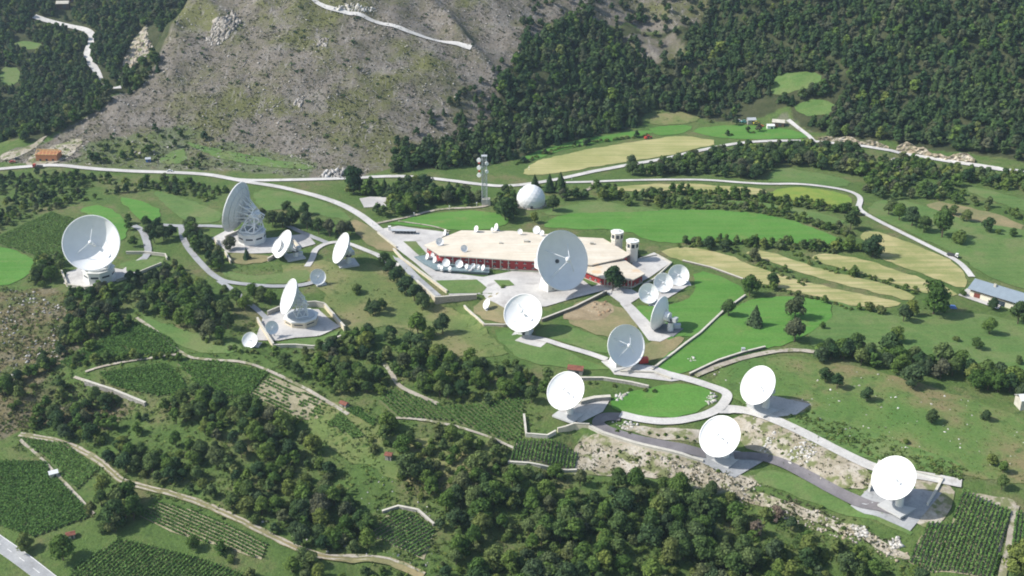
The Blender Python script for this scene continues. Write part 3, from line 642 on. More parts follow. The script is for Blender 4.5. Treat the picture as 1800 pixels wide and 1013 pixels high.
# ------------------------------------------------------------------ dish antennas
def basis(base):
    w = -(np.asarray(base)-CAM); w = Vector(w).normalized(); r = Vector((0, 0, 1)).cross(w).normalized(); u = w.cross(r)
    return w, r, u
def dish(label, base, cen, size, a, b, kind, group=None, fd=0.34, bz=None, legs=4, back=None, front=None, octr=0.27, octh=5.5, blk=0.30, cat='dish antenna', name='dish_antenna', opening=False, pale_pad=True, ribs=True):
    P = Vector(G1(*base)) if bz is None else on_plane(base[0], base[1], bz)
    w, r, u = basis(P); a, b = R(a), R(b)
    n = (math.cos(b)*(math.cos(a)*w+math.sin(a)*r)+math.sin(b)*u).normalized()
    D = size/ppm(P); Rr = D/2; f = fd*D; dep = Rr*Rr/(4*f)
    wh = Vector((w.x, w.y, 0)).normalized(); nh = Vector((n.x, n.y, 0))
    d = Vector(rays([cen])[0]); off = (0.24 if kind != 'tower' else 0.36)*D
    t = ((P-Vector(CAM)).dot(wh)+off*nh.dot(wh))/d.dot(wh)
    C = Vector(CAM)+d*t
    x = Vector((0, 0, 1)).cross(n).normalized(); y = n.cross(x); M = Matrix((x, y, n)).transposed(); O = C-n*dep
    L = lambda p: M @ Vector(p)+O
    front = front or M_white; back = back or M_back
    root = thing(name, label, cat, P, group)
    big = size > 24
    ns = 56 if big else 24; nr = 10 if big else 5
    th = lambda q: D*(0.030-0.018*q)
    fr = [(max(1e-3, Rr*i/nr), (Rr*i/nr)**2/(4*f)) for i in range(nr+1)]
    bk = [(max(1e-3, Rr*i/nr), (Rr*i/nr)**2/(4*f)-th(i/nr)) for i in range(nr+1)][::-1]
    m = MB(); m.lathe(fr, M, O, ns); m.lathe(bk, M, O, ns, 1); rf = m.build('reflector', [front, back], root, True)
    m = MB(); e = D*0.008; m.lathe([(Rr-e, dep-e), (Rr+e, dep-1.5*e), (Rr+e, dep+e), (Rr-e, dep+e)], M, O, ns, close=True); sub('rim', m, front, rf, root)
    if big and ribs:
        m = MB()
        nb = 28 if kind == 'tower' else 16
        for k in range(nb):
            tt = 2*math.pi*k/nb
            for i in range(5):
                q0, q1 = 0.2+0.16*i, 0.36+0.16*i
                p0 = (Rr*q0*math.cos(tt), Rr*q0*math.sin(tt), (Rr*q0)**2/(4*f)-th(q0)-D*0.012*(1.2-q0)); p1 = (Rr*q1*math.cos(tt), Rr*q1*math.sin(tt), (Rr*q1)**2/(4*f)-th(q1)-D*0.012*(1.2-q1))
                m.tube(L(p0), L(p1), D*0.006, n=4, caps=False)
        for q in (0.4, 0.62, 0.82):
            zz = (Rr*q)**2/(4*f)-th(q)-D*0.008; e2 = D*0.006
            m.lathe([(Rr*q-e2, zz-e2), (Rr*q+e2, zz-e2), (Rr*q+e2, zz+e2), (Rr*q-e2, zz+e2)], M, O, ns, close=True)
        sub('back_ribs', m, back, rf, root)
    # secondary mirror on its struts
    zs = 0.93*f; rs = (0.05 if kind == 'block' else 0.04)*D if big else 0.06*D
    m = MB(); m.lathe([(1e-3, zs-0.02*D), (rs*0.7, zs-0.012*D), (rs, zs), (rs*0.9, zs+0.02*D), (rs*0.4, zs+0.035*D), (1e-3, zs+0.035*D)], M, O, 20 if big else 10); m.build('secondary_mirror', M_white, root, True)
    for k in range(legs):
        tt = math.pi/4+2*math.pi*k/legs if legs == 4 else math.pi/2+2*math.pi*k/legs
        q = 0.66; m = MB(); m.tube(L((Rr*q*math.cos(tt), Rr*q*math.sin(tt), (Rr*q)**2/(4*f))), L((rs*0.8*math.cos(tt), rs*0.8*math.sin(tt), zs+0.01*D)), D*(0.0085 if big and kind == 'block' else 0.0055 if big else 0.012), D*0.0045, n=6); m.build('strut', M_white, root)
    if big:
        m = MB()
        if opening: m.lathe([(1e-3, 0.02*D), (0.034*D, 0.02*D), (0.036*D, 0.0)], M, O, 20); m.build('feed_opening', M_dark, root)
        else: m.lathe([(1e-3, 0.11*D), (0.022*D, 0.11*D), (0.03*D, 0.04*D), (0.045*D, 0.0)], M, O, 20); m.build('feed_horn', M_white, root, True)
    # hub behind the reflector
    m = MB(); m.lathe([(1e-3, -0.02*D), (0.15*D, -0.02*D), (0.13*D, -0.15*D), (1e-3, -0.15*D)] if kind != 'tower' else [(1e-3, -0.02*D), (0.09*D, -0.02*D), (0.08*D, -0.12*D), (1e-3, -0.12*D)], M, O, 16); m.build('hub', back, root)
    H = L((0, 0, (-0.22 if kind == 'tower' else -0.10)*D))
    fwd = Vector((n.x, n.y, 0)).normalized(); rt = Vector((fwd.y, -fwd.x, 0)); RM = Matrix((rt, -fwd, Vector((0, 0, 1)))).transposed()
    up = Vector((0, 0, 1)); hz = H.z-P.z
    if kind == 'block':
        w0 = blk*D; top = max(0.12*D, hz-0.12*D)
        m = MB(); m.box(P+up*(top/2-0.4), (w0, w0, top+0.8), RM, taper=0.66); bd = m.build('pedestal', M_offw if bz is None else M_offw, root)
        m = MB(); c = P-rt*0-fwd*(-w0*0.5)+up*(top*0.18); m.box(P+fwd*(w0*0.46)+up*(top*0.22), (w0*0.22, 0.25, top*0.36), RM); sub('door', m, M_dark, bd, root)
        m = MB(); A = P+up*top
        for s in (-1, 1): m.tube(A+rt*s*0.08*D, H+rt*s*0.12*D, 0.035*D, n=8); 
        m.tube(H-rt*0.14*D, H+rt*0.14*D, 0.045*D, n=10); m.tube(A-fwd*0.06*D, L((0, -0.2*D, -0.02*D)), 0.022*D, n=6); m.build('elevation_mount', M_offw, root)
        m = MB(); m.box(A-fwd*0.16*D+up*0.04*D, (0.26*D, 0.22*D, 0.16*D), RM); m.build('equipment_cabin', M_offw, root)
        m = MB(); m.box(P+up*0.05, (w0*1.7, w0*1.7, 0.5), RM); m.build('pad', M_pad, root)
    elif kind == 'column':
        top = max(0.10*D, hz-0.16*D); pw = 0.62*D
        m = MB(); m.box(P+up*0.1+fwd*0.05*D, (pw, pw, 0.9), RM); m.build('pad', M_pad if pale_pad else M_dpad, root)
        m = MB(); m.tube(P, P+up*top, 0.092*D, 0.078*D, n=20); pe = m.build('pedestal', M_offw, root)
        m = MB(); m.tube(P+up*(top), P+up*(top+0.03*D), 0.12*D, n=20); sub('azimuth_ring', m, M_dark, pe, root)
        A = P+up*(top+0.03*D)
        m = MB()
        for s in (-1, 1): m.tube(A+rt*s*0.07*D, H+rt*s*0.13*D, 0.03*D, n=6)
        m.tube(H-rt*0.15*D, H+rt*0.15*D, 0.035*D, n=8); m.tube(A-fwd*0.07*D, L((0, 0.22*D, -0.01*D)), 0.018*D, n=6); m.tube(A+fwd*0.04*D, L((0, -0.24*D, -0.01*D)), 0.018*D, n=6)
        m.build('elevation_mount', M_offw, root)
        m = MB(); m.box(A-fwd*0.13*D+up*0.06*D, (0.16*D, 0.12*D, 0.12*D), RM); m.build('equipment_box', M_steel, root)
    elif kind == 'tower':
        ro = octr*D; oct_ = [(P.x+ro*math.cos(math.pi/8+k*math.pi/4), P.y+ro*math.sin(math.pi/8+k*math.pi/4)) for k in range(8)]
        oc2 = [(P.x+ro*1.05*math.cos(math.pi/8+k*math.pi/4), P.y+ro*1.05*math.sin(math.pi/8+k*math.pi/4)) for k in range(8)]
        m = MB(); m.prism(oct_, P.z-2, P.z+octh); bb = m.build('base_building', M_beige if octr > 0.3 else M_offw, root)
        m = MB(); m.prism(oc2, P.z+octh+0.003, P.z+octh+0.7); sub('roof_slab', m, M_offw, bb, root)
        for k in range(8):
            tt = (k+0.5)*math.pi/4+math.pi/8; nn = Vector((math.cos(tt), math.sin(tt), 0)); tv = Vector((-nn.y, nn.x, 0)); ap = ro*math.cos(math.pi/8)
            m = MB(); m.box(P+nn*(ap+0.02)+up*octh*0.62, (ro*0.5, 0.12, octh*0.16), Matrix((tv, nn, up)).transposed()); sub('window', m, M_glass, bb, root)
        A = P+up*(octh+0.7)
        m = MB(); m.tube(A, A+up*0.03*D, ro*0.82, n=28); m.build('azimuth_track', M_steel, root)
        A = A+up*0.03*D; s0, s1 = min(ro*0.72, 0.2*D), 0.115*D; ht = max(0.1*D, H.z-A.z-0.04*D)
        cor0 = [A+rt*i*s0+fwd*j*s0*0.8 for i, j in ((-1,-1),(1,-1),(1,1),(-1,1))]
        Hc = Vector((H.x, H.y, 0)); Ac = Vector((A.x, A.y, 0)); sh = (Hc-Ac)*0.55-fwd*0.03*D
        cor1 = [A+up*ht+sh+rt*i*s1+fwd*j*s1*0.55 for i, j in ((-1,-1),(1,-1),(1,1),(-1,1))]
        m = MB(); rb = 0.0155*D
        for k in range(4):
            p, q = cor0[k], cor1[k]; p2, q2 = cor0[(k+1) % 4], cor1[(k+1) % 4]
            m.tube(p, q, rb, n=6); m.tube(p, p2, rb*1.2, n=6); m.tube(q, q2, rb, n=6)
            md, md2 = p.lerp(q, 0.5), p2.lerp(q2, 0.5); m.tube(md, md2, rb*0.8, n=5)
            m.tube(p.lerp(p2, 0.5), md, rb*0.7, n=5); m.tube(p.lerp(p2, 0.5), md2, rb*0.7, n=5); m.tube(md, q2, rb*0.7, n=5); m.tube(md2, q, rb*0.7, n=5)
        m.build('lattice_pedestal', M_white, root)
        m = MB()
        for s in (-1, 1):
            pv = H+rt*s*0.14*D
            for q in cor1: m.tube(q, pv, rb*0.9, n=5)
            Bk = H-n*0.16*D+rt*s*0.12*D-up*0.03*D
            m.tube(pv, Bk, rb, n=5)
            for ang in range(8):
                t0, t1 = R(200+ang*20), R(220+ang*20)
                def wp(tq): return H+rt*s*0.10*D+n*(0.17*D*math.cos(tq))+y*(0.19*D*math.sin(tq))
                m.tube(wp(t0), wp(t1), rb*0.9, n=5)
                if ang % 2 == 0: m.tube(wp(t0), H+rt*s*0.10*D, rb*0.6, n=4)
        m.tube(H-rt*0.15*D, H+rt*0.15*D, 0.04*D, n=10)
        m.lathe([(0.11*D, -0.23*D), (0.13*D, -0.23*D), (0.13*D, -0.21*D), (0.11*D, -0.21*D)], M, O, 16, close=True)
        for k in range(12):
            tt = 2*math.pi*k/12; m.tube(L((0.12*D*math.cos(tt), 0.12*D*math.sin(tt), -0.22*D)), L((0.15*D*math.cos(tt-0.26), 0.15*D*math.sin(tt-0.26), -0.03*D)), rb*0.6, n=4); m.tube(L((0.12*D*math.cos(tt), 0.12*D*math.sin(tt), -0.22*D)), L((0.27*D*math.cos(tt+0.2), 0.27*D*math.sin(tt+0.2), (0.27*D)**2/(4*f)-0.02*D)), rb*0.6, n=4)
        m.build('elevation_frame', M_white, root)
        m = MB(); m.box(H-n*0.06*D-up*0.02*D, (0.12*D, 0.09*D, 0.10*D), M); m.build('equipment_cabin', M_offw, root)
    else:   # small dish on a thin post
        m = MB(); top = max(0.12*D, hz-0.06*D); m.tube(P-up*0.3, P+up*top, 0.05*D, n=8); m.build('post', M_steel, root)
        m = MB(); m.tube(P+up*top, H, 0.05*D, n=6); m.tube(H-fwd*0.02*D, L((0, -0.25*D, 0.0)), 0.03*D, n=5); m.build('bracket', M_steel, root)
        m = MB(); m.box(P+up*0.1, (0.75*D, 0.75*D, 0.3), RM); m.build('footing', M_pad, root)
    return root

dish('very large white dish half in its own shadow on an octagonal block, far west', (176,491), (160,427), 95, -12, 9, 'tower', fd=0.28, octr=0.28, legs=3, octh=6.8)
dish('very large dish seen from its grey ribbed back on a white lattice pedestal', (444,425), (414,364), 90, -113, 23, 'tower', fd=0.34, octr=0.27, octh=7.0)
dish('white dish tilted to the side on a grey equipment frame near the round dry lawn', (520,452), (497,429), 52, -62, 26, 'column')
dish('small white dish close in front of the tilted white dish on the dry lawn terrace', (497,447), (486,433), 28, -62, 24, 'column')
dish('narrow white dish on a thin column beside the curving lane below the main road', (613,463), (599,436), 56, -66, 22, 'column')
dish('small pale grey dish facing the viewer where two lanes meet, on the grass', (563,499), (559,487), 28, 14, 4, 'column')
dish('white dish seen edge-on over a lattice pedestal on a broad cream octagon', (530,567), (507,521), 63, -68, 20, 'tower', octr=0.47, octh=3.8, fd=0.30)
dish('small grey dish in shade beside the long lit wall of the paved compound', (482,592), (478,576), 24, 22, 2, 'small')
dish('small bright white dish outside the lit wall, nearest the vineyards', (450,606), (439,598), 28, -22, 12, 'column')
dish('huge pale grey dish in shade with dark centre, before the flat-roofed building', (966,508), (989,458), 103, 33, 4, 'block', opening=True, fd=0.36, blk=0.26)
dish('large blank white dish on a square white block beside the stone-walled lawn', (924,586), (919,550), 68, -16, 16, 'block', blk=0.34)
dish('large grey dish in shade with heavy white struts, red container at its side', (1086,640), (1101,608), 73, 30, 2, 'block', blk=0.34)
dish('side-on pale dish with grey backing on a dark pad beside the green lawn', (1178,582), (1159,551), 62, -112, 15, 'column', pale_pad=False, back=M_white, ribs=False)
dish('small white dish nearest the lane end in the row of three by the lawn', (1149,533), (1140,516), 35, 12, 5, 'column')
dish('middle one of three small white dishes in a row by the lawn', (1174,512), (1166,497), 34, 12, 5, 'column')
dish('small white dish farthest from the lane in the row of three by the lawn', (1201,498), (1193,484), 37, 11, 5, 'column')
dish('white dish beside the bend of the dark asphalt road, trees close behind it', (1002,728), (994,687), 69, -24, 16, 'column')
dish('white dish turned aside on a column above the gravel road, lawn behind it', (1346,717), (1332,677), 70, -36, 14, 'column')
dish('bright white dish on a grey gravel pad between asphalt road and sandy bank', (1275,804), (1265,767), 74, -22, 14, 'column')
dish('bright white dish in a walled yard beside the striped corn field', (1580,890), (1571,840), 78, -24, 12, 'column')
dish('tiny white dish alone on the dry walled lawn left of the blank white dish', (859,544), (855,534), 18, -52, 18, 'small')
dish('tiny white dish turned edge-on beside the low grey shelter', (785,414), (782,409), 12, -70, 10, 'small')

# ------------------------------------------------------------------ main building with its terrace and towers
M_roof = ground('beige_roof', [(0, (0.56, 0.50, 0.405)), (1, (0.68, 0.615, 0.51))], 0.09, 0.06, stripe=(0.3, 1.4, (0.56, 0.48, 0.37), 0.5), speck=(0.05, 0.6, 0.72, (0.62, 0.44, 0.27)))
M_red = paint('red_cladding', (0.36, 0.045, 0.045), 0.6, 0.15, 0.4, spec=0.3)
M_fascia = paint('roof_fascia', (0.50, 0.46, 0.40), 0.8, 0.06, 0.4)
M_deck = paint('blue_grey_deck', (0.16, 0.22, 0.235), 0.7, 0.15, 0.25)
M_winw = paint('white_window_frame', (0.62, 0.60, 0.56), 0.6, 0.05, 0.5)
ROOFZ = zP+8.2
def inset(P, d):
    P = [Vector((p[0], p[1])) for p in P]; n = len(P); A = sum(P[i].x*P[(i+1) % n].y-P[(i+1) % n].x*P[i].y for i in range(n))
    if A < 0: P = P[::-1]
    out = []
    for i in range(n):
        a, b, c = P[i-1], P[i], P[(i+1) % n]; d1 = (b-a).normalized(); d2 = (c-b).normalized()
        n1 = Vector((-d1.y, d1.x)); n2 = Vector((-d2.y, d2.x)); k = n1+n2; k = k/max(0.3, 1+n1.dot(n2)); out.append(b+k*d)
    return out
def flat_building(root, roof_px, rz, rise, over, windows=()):
    P = [on_plane(x, y, rz) for x, y in roof_px]; P = [(p.x, p.y) for p in P]
    Q = inset(P, 0.0); Wl = inset(P, over); zb = zP-4
    m = MB(); m.prism([tuple(p) for p in Wl], zb, rz-0.6); wl = m.build('wall', M_red, root)
    m = MB(); n = len(Q); c = sum((Vector(q) for q in Q), Vector((0, 0)))/n
    In = [q.lerp(c, 0.62) for q in Q]
    vs = [(q.x, q.y, rz-0.62) for q in Q]+[(q.x, q.y, rz) for q in Q]+[(q.x, q.y, rz+rise) for q in In]
    fs = [tuple(range(n-1, -1, -1))]+[(k, (k+1) % n, n+(k+1) % n, n+k) for k in range(n)]; m.add(vs, fs, 1)
    m.add(vs, [(n+k, n+(k+1) % n, 2*n+(k+1) % n, 2*n+k) for k in range(n)]+[tuple(range(2*n, 3*n))], 0)
    rf = m.build('roof', [M_roof, M_fascia], root)
    for k in range(n):
        a, b = Wl[k], Wl[(k+1) % n]; d = b-a; L = d.length; d = d/L; nn = Vector((d.y, -d.x))
        if nn.y > 0.35 or L < 8: continue
        cnt = int(L/4.2)
        for i in range(cnt):
            for row, hh in ((2.7, 1.0), (5.7, 0.9)):
                p = a+d*(L*(i+0.5)/cnt)+nn*0.04; mm = MB()
                Mx = Matrix(((d.x, d.y, 0), (nn.x, nn.y, 0), (0, 0, 1))).transposed()
                mm.box((p.x, p.y, zP+row), (1.7, 0.16, hh), Mx); wo = mm.build('window', M_glass, root)
                mm = MB(); mm.box((p.x+nn.x*0.06, p.y+nn.y*0.06, zP+row-hh/2-0.12), (1.9, 0.2, 0.2), Mx); mm.box((p.x+nn.x*0.06, p.y+nn.y*0.06, zP+row), (0.22, 0.2, hh), Mx); sub('window_frame', mm, M_winw, wo, root)
    # slim pale posts in front of the long facade
    k = max(range(n), key=lambda i: (Wl[(i+1) % n]-Wl[i]).length*(1 if (Wl[(i+1) % n]-Wl[i]).x*1 > 0 else 0)); a, b = Q[k], Q[(k+1) % n]
    for i in range(9):
        p = a.lerp(b, (i+0.5)/9); p = p.lerp(c, 0.012); mm = MB(); mm.box((p.x, p.y, (rz+zP)/2-0.6), (0.45, 0.45, rz-zP+1.0)); mm.build('post', M_conc, root)
    # base plinth of pale concrete
    m = MB(); m.prism([tuple(p) for p in inset(P, over-0.35)], zb, zP+1.3); m.build('plinth', M_conc, root)
    return P
bpos = on_plane(940, 450, zP)
bld = thing('control_building', 'broad flat beige-roofed building with red walls behind the huge grey dish', 'building', bpos)
PM = flat_building(bld, [(811,405),(900,406),(1021,417),(1060,419),(1108,447),(1095,454),(1040,466),(1000,462),(944,459),(900,457),(773,449),(745,431)], ROOFZ, 0.9, 1.6)
m = MB(); q0 = on_plane(860, 440, ROOFZ); 
for (x0, y0, sx, sy, sz) in ((925,425,3,3,1.2),(1010,432,2.4,2.4,1.0),(880,428,2,2,0.9),(1040,428,2.5,2,0.9)):
    p = on_plane(x0, y0, ROOFZ+0.9); m.box((p.x, p.y, ROOFZ+0.9+sz/2), (sx, sy, sz))
m.build('roof_vents', M_conc, bld)
wing = thing('office_wing', 'lower beige-roofed wing with red window band beside the round tree', 'building', on_plane(1080, 470, zP))
flat_building(wing, [(1012,455),(1040,450),(1095,455),(1134,481),(1114,491.5),(1060,489),(1031,478),(1008,470)], ROOFZ-1.8, 0.6, 1.3)
ter = thing('antenna_terrace', 'low blue-grey deck crowded with little dishes below the red wall', 'terrace', on_plane(790, 470, zP))
TZ = zP+2.6; tp = [on_plane(x, y, TZ) for x, y in ((728,451),(749,448),(775,462),(860,470),(860,479),(765,474),(744,463))]
m = MB(); m.prism([(p.x, p.y) for p in tp], TZ-0.5, TZ); m.build('deck', M_deck, ter)
m = MB(); m.prism([tuple(p) for p in inset([(p.x, p.y) for p in tp], 0.8)], zP-3, TZ-0.5); m.build('deck_base', M_dpad, ter)
m = MB()
for i in range(len(tp)):
    a, b = tp[i], tp[(i+1) % len(tp)]
    m.tube(a+Vector((0, 0, 1.0)), b+Vector((0, 0, 1.0)), 0.05, n=4)
    for k in range(int((b-a).length/3)+1):
        p = a.lerp(b, k/(int((b-a).length/3)+1)); m.tube(p, p+Vector((0, 0, 1.0)), 0.04, n=4)
m.build('railing', M_steel, ter)
for (x, y, s, a, lab) in (
    (751,450,11,-62,'narrow edge-on white dish at the upper corner of the blue-grey deck'),
    (760,449,9,-40,'small white dish close to the roof corner on the blue-grey deck'),
    (764,456,11,-58,'tilted white dish third from the upper corner of the blue-grey deck'),
    (784,462,14,-14,'round white dish, left of the two largest on the blue-grey deck'),
    (807,464,14,-8,'round white dish, right of the two largest on the blue-grey deck'),
    (820,468,8,-30,'little white dish just right of the two largest on the deck'),
    (826,470,9,20,'grey-faced little dish before the red wall on the deck edge'),
    (832,466,7,5,'little round dish nearest the red wall on the deck'),
    (840,468,7,10,'little grey dish between the round one and the deck end'),
    (849,470,10,-55,'tilted white dish at the east end of the blue-grey deck'),
    (771,467,6,-20,'very small white dish at the front of the deck, far left'),
    (776,470,7,-40,'very small tilted dish on the front edge left of the big pair'),
    (790,471,7,-25,'very small white dish on the front edge below the big pair')):
    dish(lab, (x+1, y+5.5), (x, y), s, a, 10, 'small', group='little dishes on the deck', bz=TZ)
for (x, y, s, a, lab) in (
    (773,425,14,12,'grey-faced dish at the west corner of the beige roof'),
    (816,437,13,22,'grey-faced dish in the front middle of the beige roof'),
    (837,402,11,-50,'tilted white dish at the rear west corner of the beige roof'),
    (872,399,13,-62,'edge-on white dish standing tall on the rear roof edge'),
    (865,403,6,-40,'tiny white dish left of the edge-on one on the rear roof edge'),
    (914,407,9,-18,'small round white dish midway on the rear roof edge'),
    (943,404,14,-26,'white dish, bigger of the pair behind the huge grey dish on the roof'),
    (952,409,9,-14,'white dish, smaller of the pair behind the huge grey dish on the roof')):
    dish(lab, (x+1, y+6), (x, y), s, a, 8, 'small', group='dishes on the beige roof', bz=ROOFZ+0.02)
M_tow = paint('cream_render', (0.70, 0.66, 0.58), 0.9, 0.06, 0.3, spec=0.1)
def tower(label, top_px, zt, wpx):
    C = on_plane(*top_px, zt); zg = zP-1; r = wpx/ppm(C)/2
    root = thing('stair_tower', label, 'tower', (C.x, C.y, zg))
    oc = lambda q: [(C.x+q*math.cos(math.pi/8+k*math.pi/4), C.y+q*math.sin(math.pi/8+k*math.pi/4)) for k in range(8)]
    m = MB(); m.prism(oc(r*0.94), zg, zt-5.0); sh = m.build('shaft', M_tow, root)
    m = MB(); m.prism(oc(r*1.04), zt-5.0+0.003, zt); hd = m.build('tower_head', M_tow, root)
    m = MB(); m.prism(oc(r*1.1), zt+0.003, zt+0.4); m.box((C.x+r*0.3, C.y, zt+0.9), (1.2, 1.2, 1.0)); m.build('roof', M_offw, root)
    for k in range(8):
        tt = (k+0.5)*math.pi/4+math.pi/8; nn = Vector((math.cos(tt), math.sin(tt), 0)); tv = Vector((-nn.y, nn.x, 0)); ap = r*1.04*math.cos(math.pi/8)
        m = MB(); m.box(Vector((C.x, C.y, zt-2.2))+nn*(ap+0.02), (r*0.5, 0.14, 2.4), Matrix((tv, nn, Vector((0, 0, 1)))).transposed()); sub('window', m, M_glass, hd, root)
tower('white octagonal tower rising behind the rear roof corner', (1085,408), ROOFZ+6.5, 22)
tower('white octagonal tower standing in front beside the paved yard', (1112,424), ROOFZ+5.5, 22)

# ------------------------------------------------------------------ radome, mast, shelter, houses
import bmesh
def radome():
    P = G1(933, 360); D = 51/ppm(P); Rr = D/2; CUT = 0.42
    root = thing('radome', 'white faceted dome standing on a round pad behind the flat-roofed building', 'dome', P)
    bm = bmesh.new(); bmesh.ops.create_icosphere(bm, subdivisions=3, radius=Rr)
    bmesh.ops.rotate(bm, verts=bm.verts, matrix=Matrix.Rotation(0.4, 3, 'X') @ Matrix.Rotation(0.3, 3, 'Z'))
    bmesh.ops.bisect_plane(bm, geom=bm.verts[:]+bm.edges[:]+bm.faces[:], plane_co=(0, 0, -Rr*CUT), plane_no=(0, 0, -1), clear_outer=True)
    me = bpy.data.meshes.new('shell'); bm.to_mesh(me); bm.free(); me.materials.append(M_white)
    o = bpy.data.objects.new('shell', me); COL.objects.link(o); o.parent = root; o.location = (0, 0, Rr*CUT)
    m = MB(); m.tube(P+Vector((0, 0, -1)), P+Vector((0, 0, 0.25)), Rr*1.12, n=40); m.build('pad', M_sand, root)
    rr = Rr*math.sqrt(1-CUT**2); m = MB(); m.tube(P+Vector((0, 0, 0.2)), P+Vector((0, 0, 1.0)), rr*1.02, n=40); m.build('ring_footing', M_conc, root)
    m = MB(); dv = Vector((0.05, -1, 0)).normalized(); m.box(P+dv*(rr*1.05)+Vector((0, 0, 1.2)), (1.8, 1.0, 2.4)); m.build('door', M_dark, root)
radome()
def mast():
    P = G1(852, 361); k = 1/ppm(P); H = 86*k/0.95; s = 4.6*k
    root = thing('lattice_mast', 'tall grey lattice mast with white drum antennas on a concrete hut', 'mast', P)
    m = MB(); m.box(P+Vector((1, 1, 1.5)), (6.5, 6, 6), taper=0.85); m.build('base_hut', M_conc, root)
    m = MB(); lv = 11
    cs = [(-s,-s),(s,-s),(s,s),(-s,s)]
    for i, (x, y) in enumerate(cs):
        m.tube(P+Vector((x, y, 2)), P+Vector((x*0.8, y*0.8, H)), 0.26, n=6)
    for l in range(lv):
        z0, z1 = 4+(H-4)*l/lv, 4+(H-4)*(l+1)/lv; q0, q1 = 1-0.2*z0/H, 1-0.2*z1/H
        for i in range(4):
            a, b = cs[i], cs[(i+1) % 4]
            m.tube(P+Vector((a[0]*q1, a[1]*q1, z1)), P+Vector((b[0]*q1, b[1]*q1, z1)), 0.15, n=4)
            m.tube(P+Vector((a[0]*q0, a[1]*q0, z0)), P+Vector((b[0]*q1, b[1]*q1, z1)), 0.13, n=4); m.tube(P+Vector((b[0]*q0, b[1]*q0, z0)), P+Vector((a[0]*q1, a[1]*q1, z1)), 0.13, n=4)
    m.build('lattice', M_steel, root)
    for (dx, fz, r) in ((-1.9, 0.93, 1.5), (-1.9, 0.78, 1.5), (-1.9, 0.63, 1.5), (0.9, 0.86, 1.2), (0.9, 0.70, 1.2)):
        c = P+Vector((dx*s, -s*0.7, H*fz)); m = MB(); m.tube(c, c+Vector((-0.25*np.sign(dx)*-1, -1.1, 0)), r, n=16); m.build('drum_antenna', M_white, root)
        m = MB(); m.tube(c+Vector((0, 0.3, 0)), Vector((P.x, P.y, c.z)), 0.16, n=5); m.build('drum_bracket', M_steel, root)
    for fz in (0.86, 0.70):
        c = P+Vector((-1.9*s, -s*0.4, H*fz)); m = MB(); m.box(c, (1.4, 0.9, 1.0)); m.build('warning_lamp', M_redp, root)
    m = MB(); m.tube(P+Vector((0, 0, H)), P+Vector((0, 0, H+2.5)), 0.08, n=5); m.box(P+Vector((0, 0, H+0.05)), (2.2*s, 2.2*s, 0.2)); m.build('top_platform', M_steel, root)
M_redp = paint('red_paint', (0.50, 0.055, 0.04), 0.5, 0.08, 0.6)
mast()
def shelter():
    a, b = G1(688, 411), G1(731, 412); P = a.lerp(b, 0.5); d = (b-a); L = d.length; d.z = 0; d.normalize(); nn = Vector((-d.y, d.x, 0)); M = Matrix((d, nn, Vector((0, 0, 1)))).transposed()
    root = thing('bicycle_shelter', 'long low grey shelter at the edge of the forecourt road', 'shelter', P)
    m = MB(); m.box(P+Vector((0, 0, 2.7)), (L, 3.4, 0.25), M); m.build('roof', M_steel, root)
    m = MB(); m.box(P+nn*1.5+Vector((0, 0, 1.2)), (L-0.3, 0.15, 2.6), M); m.build('back_panel', M_glass, root)
    for i in range(7):
        p = a.lerp(b, (i+0.5)/7); p.z = P.z; m = MB(); m.tube(p-nn*1.4, p-nn*1.4+Vector((0, 0, 2.6)), 0.09, n=6); m.build('post', M_steel, root)
    P = G1(685, 406); root = thing('gate_pillar', 'white square gate pillar beside the grey shelter', 'pillar', P)
    m = MB(); m.box(P+Vector((0, 0, 1.4)), (1.6, 1.6, 3.2)); m.build('shaft', M_offw, root); m = MB(); m.box(P+Vector((0, 0, 3.15)), (2, 2, 0.3)); m.build('cap', M_offw, root)
shelter()
M_bluer = paint('blue_metal_roof', (0.21, 0.255, 0.295), 0.5, 0.08, 0.3)
M_cream = paint('cream_wall', (0.66, 0.62, 0.50), 0.9, 0.06, 0.4)
M_wood = paint('dark_timber', (0.11, 0.07, 0.045), 0.8, 0.25, 0.8)
def frame(a, b):
    d = b-a; L = Vector((d.x, d.y, 0)).length; d = Vector((d.x, d.y, 0)).normalized(); nn = Vector((-d.y, d.x, 0))
    return d, nn, L, Matrix((d, nn, Vector((0, 0, 1)))).transposed()
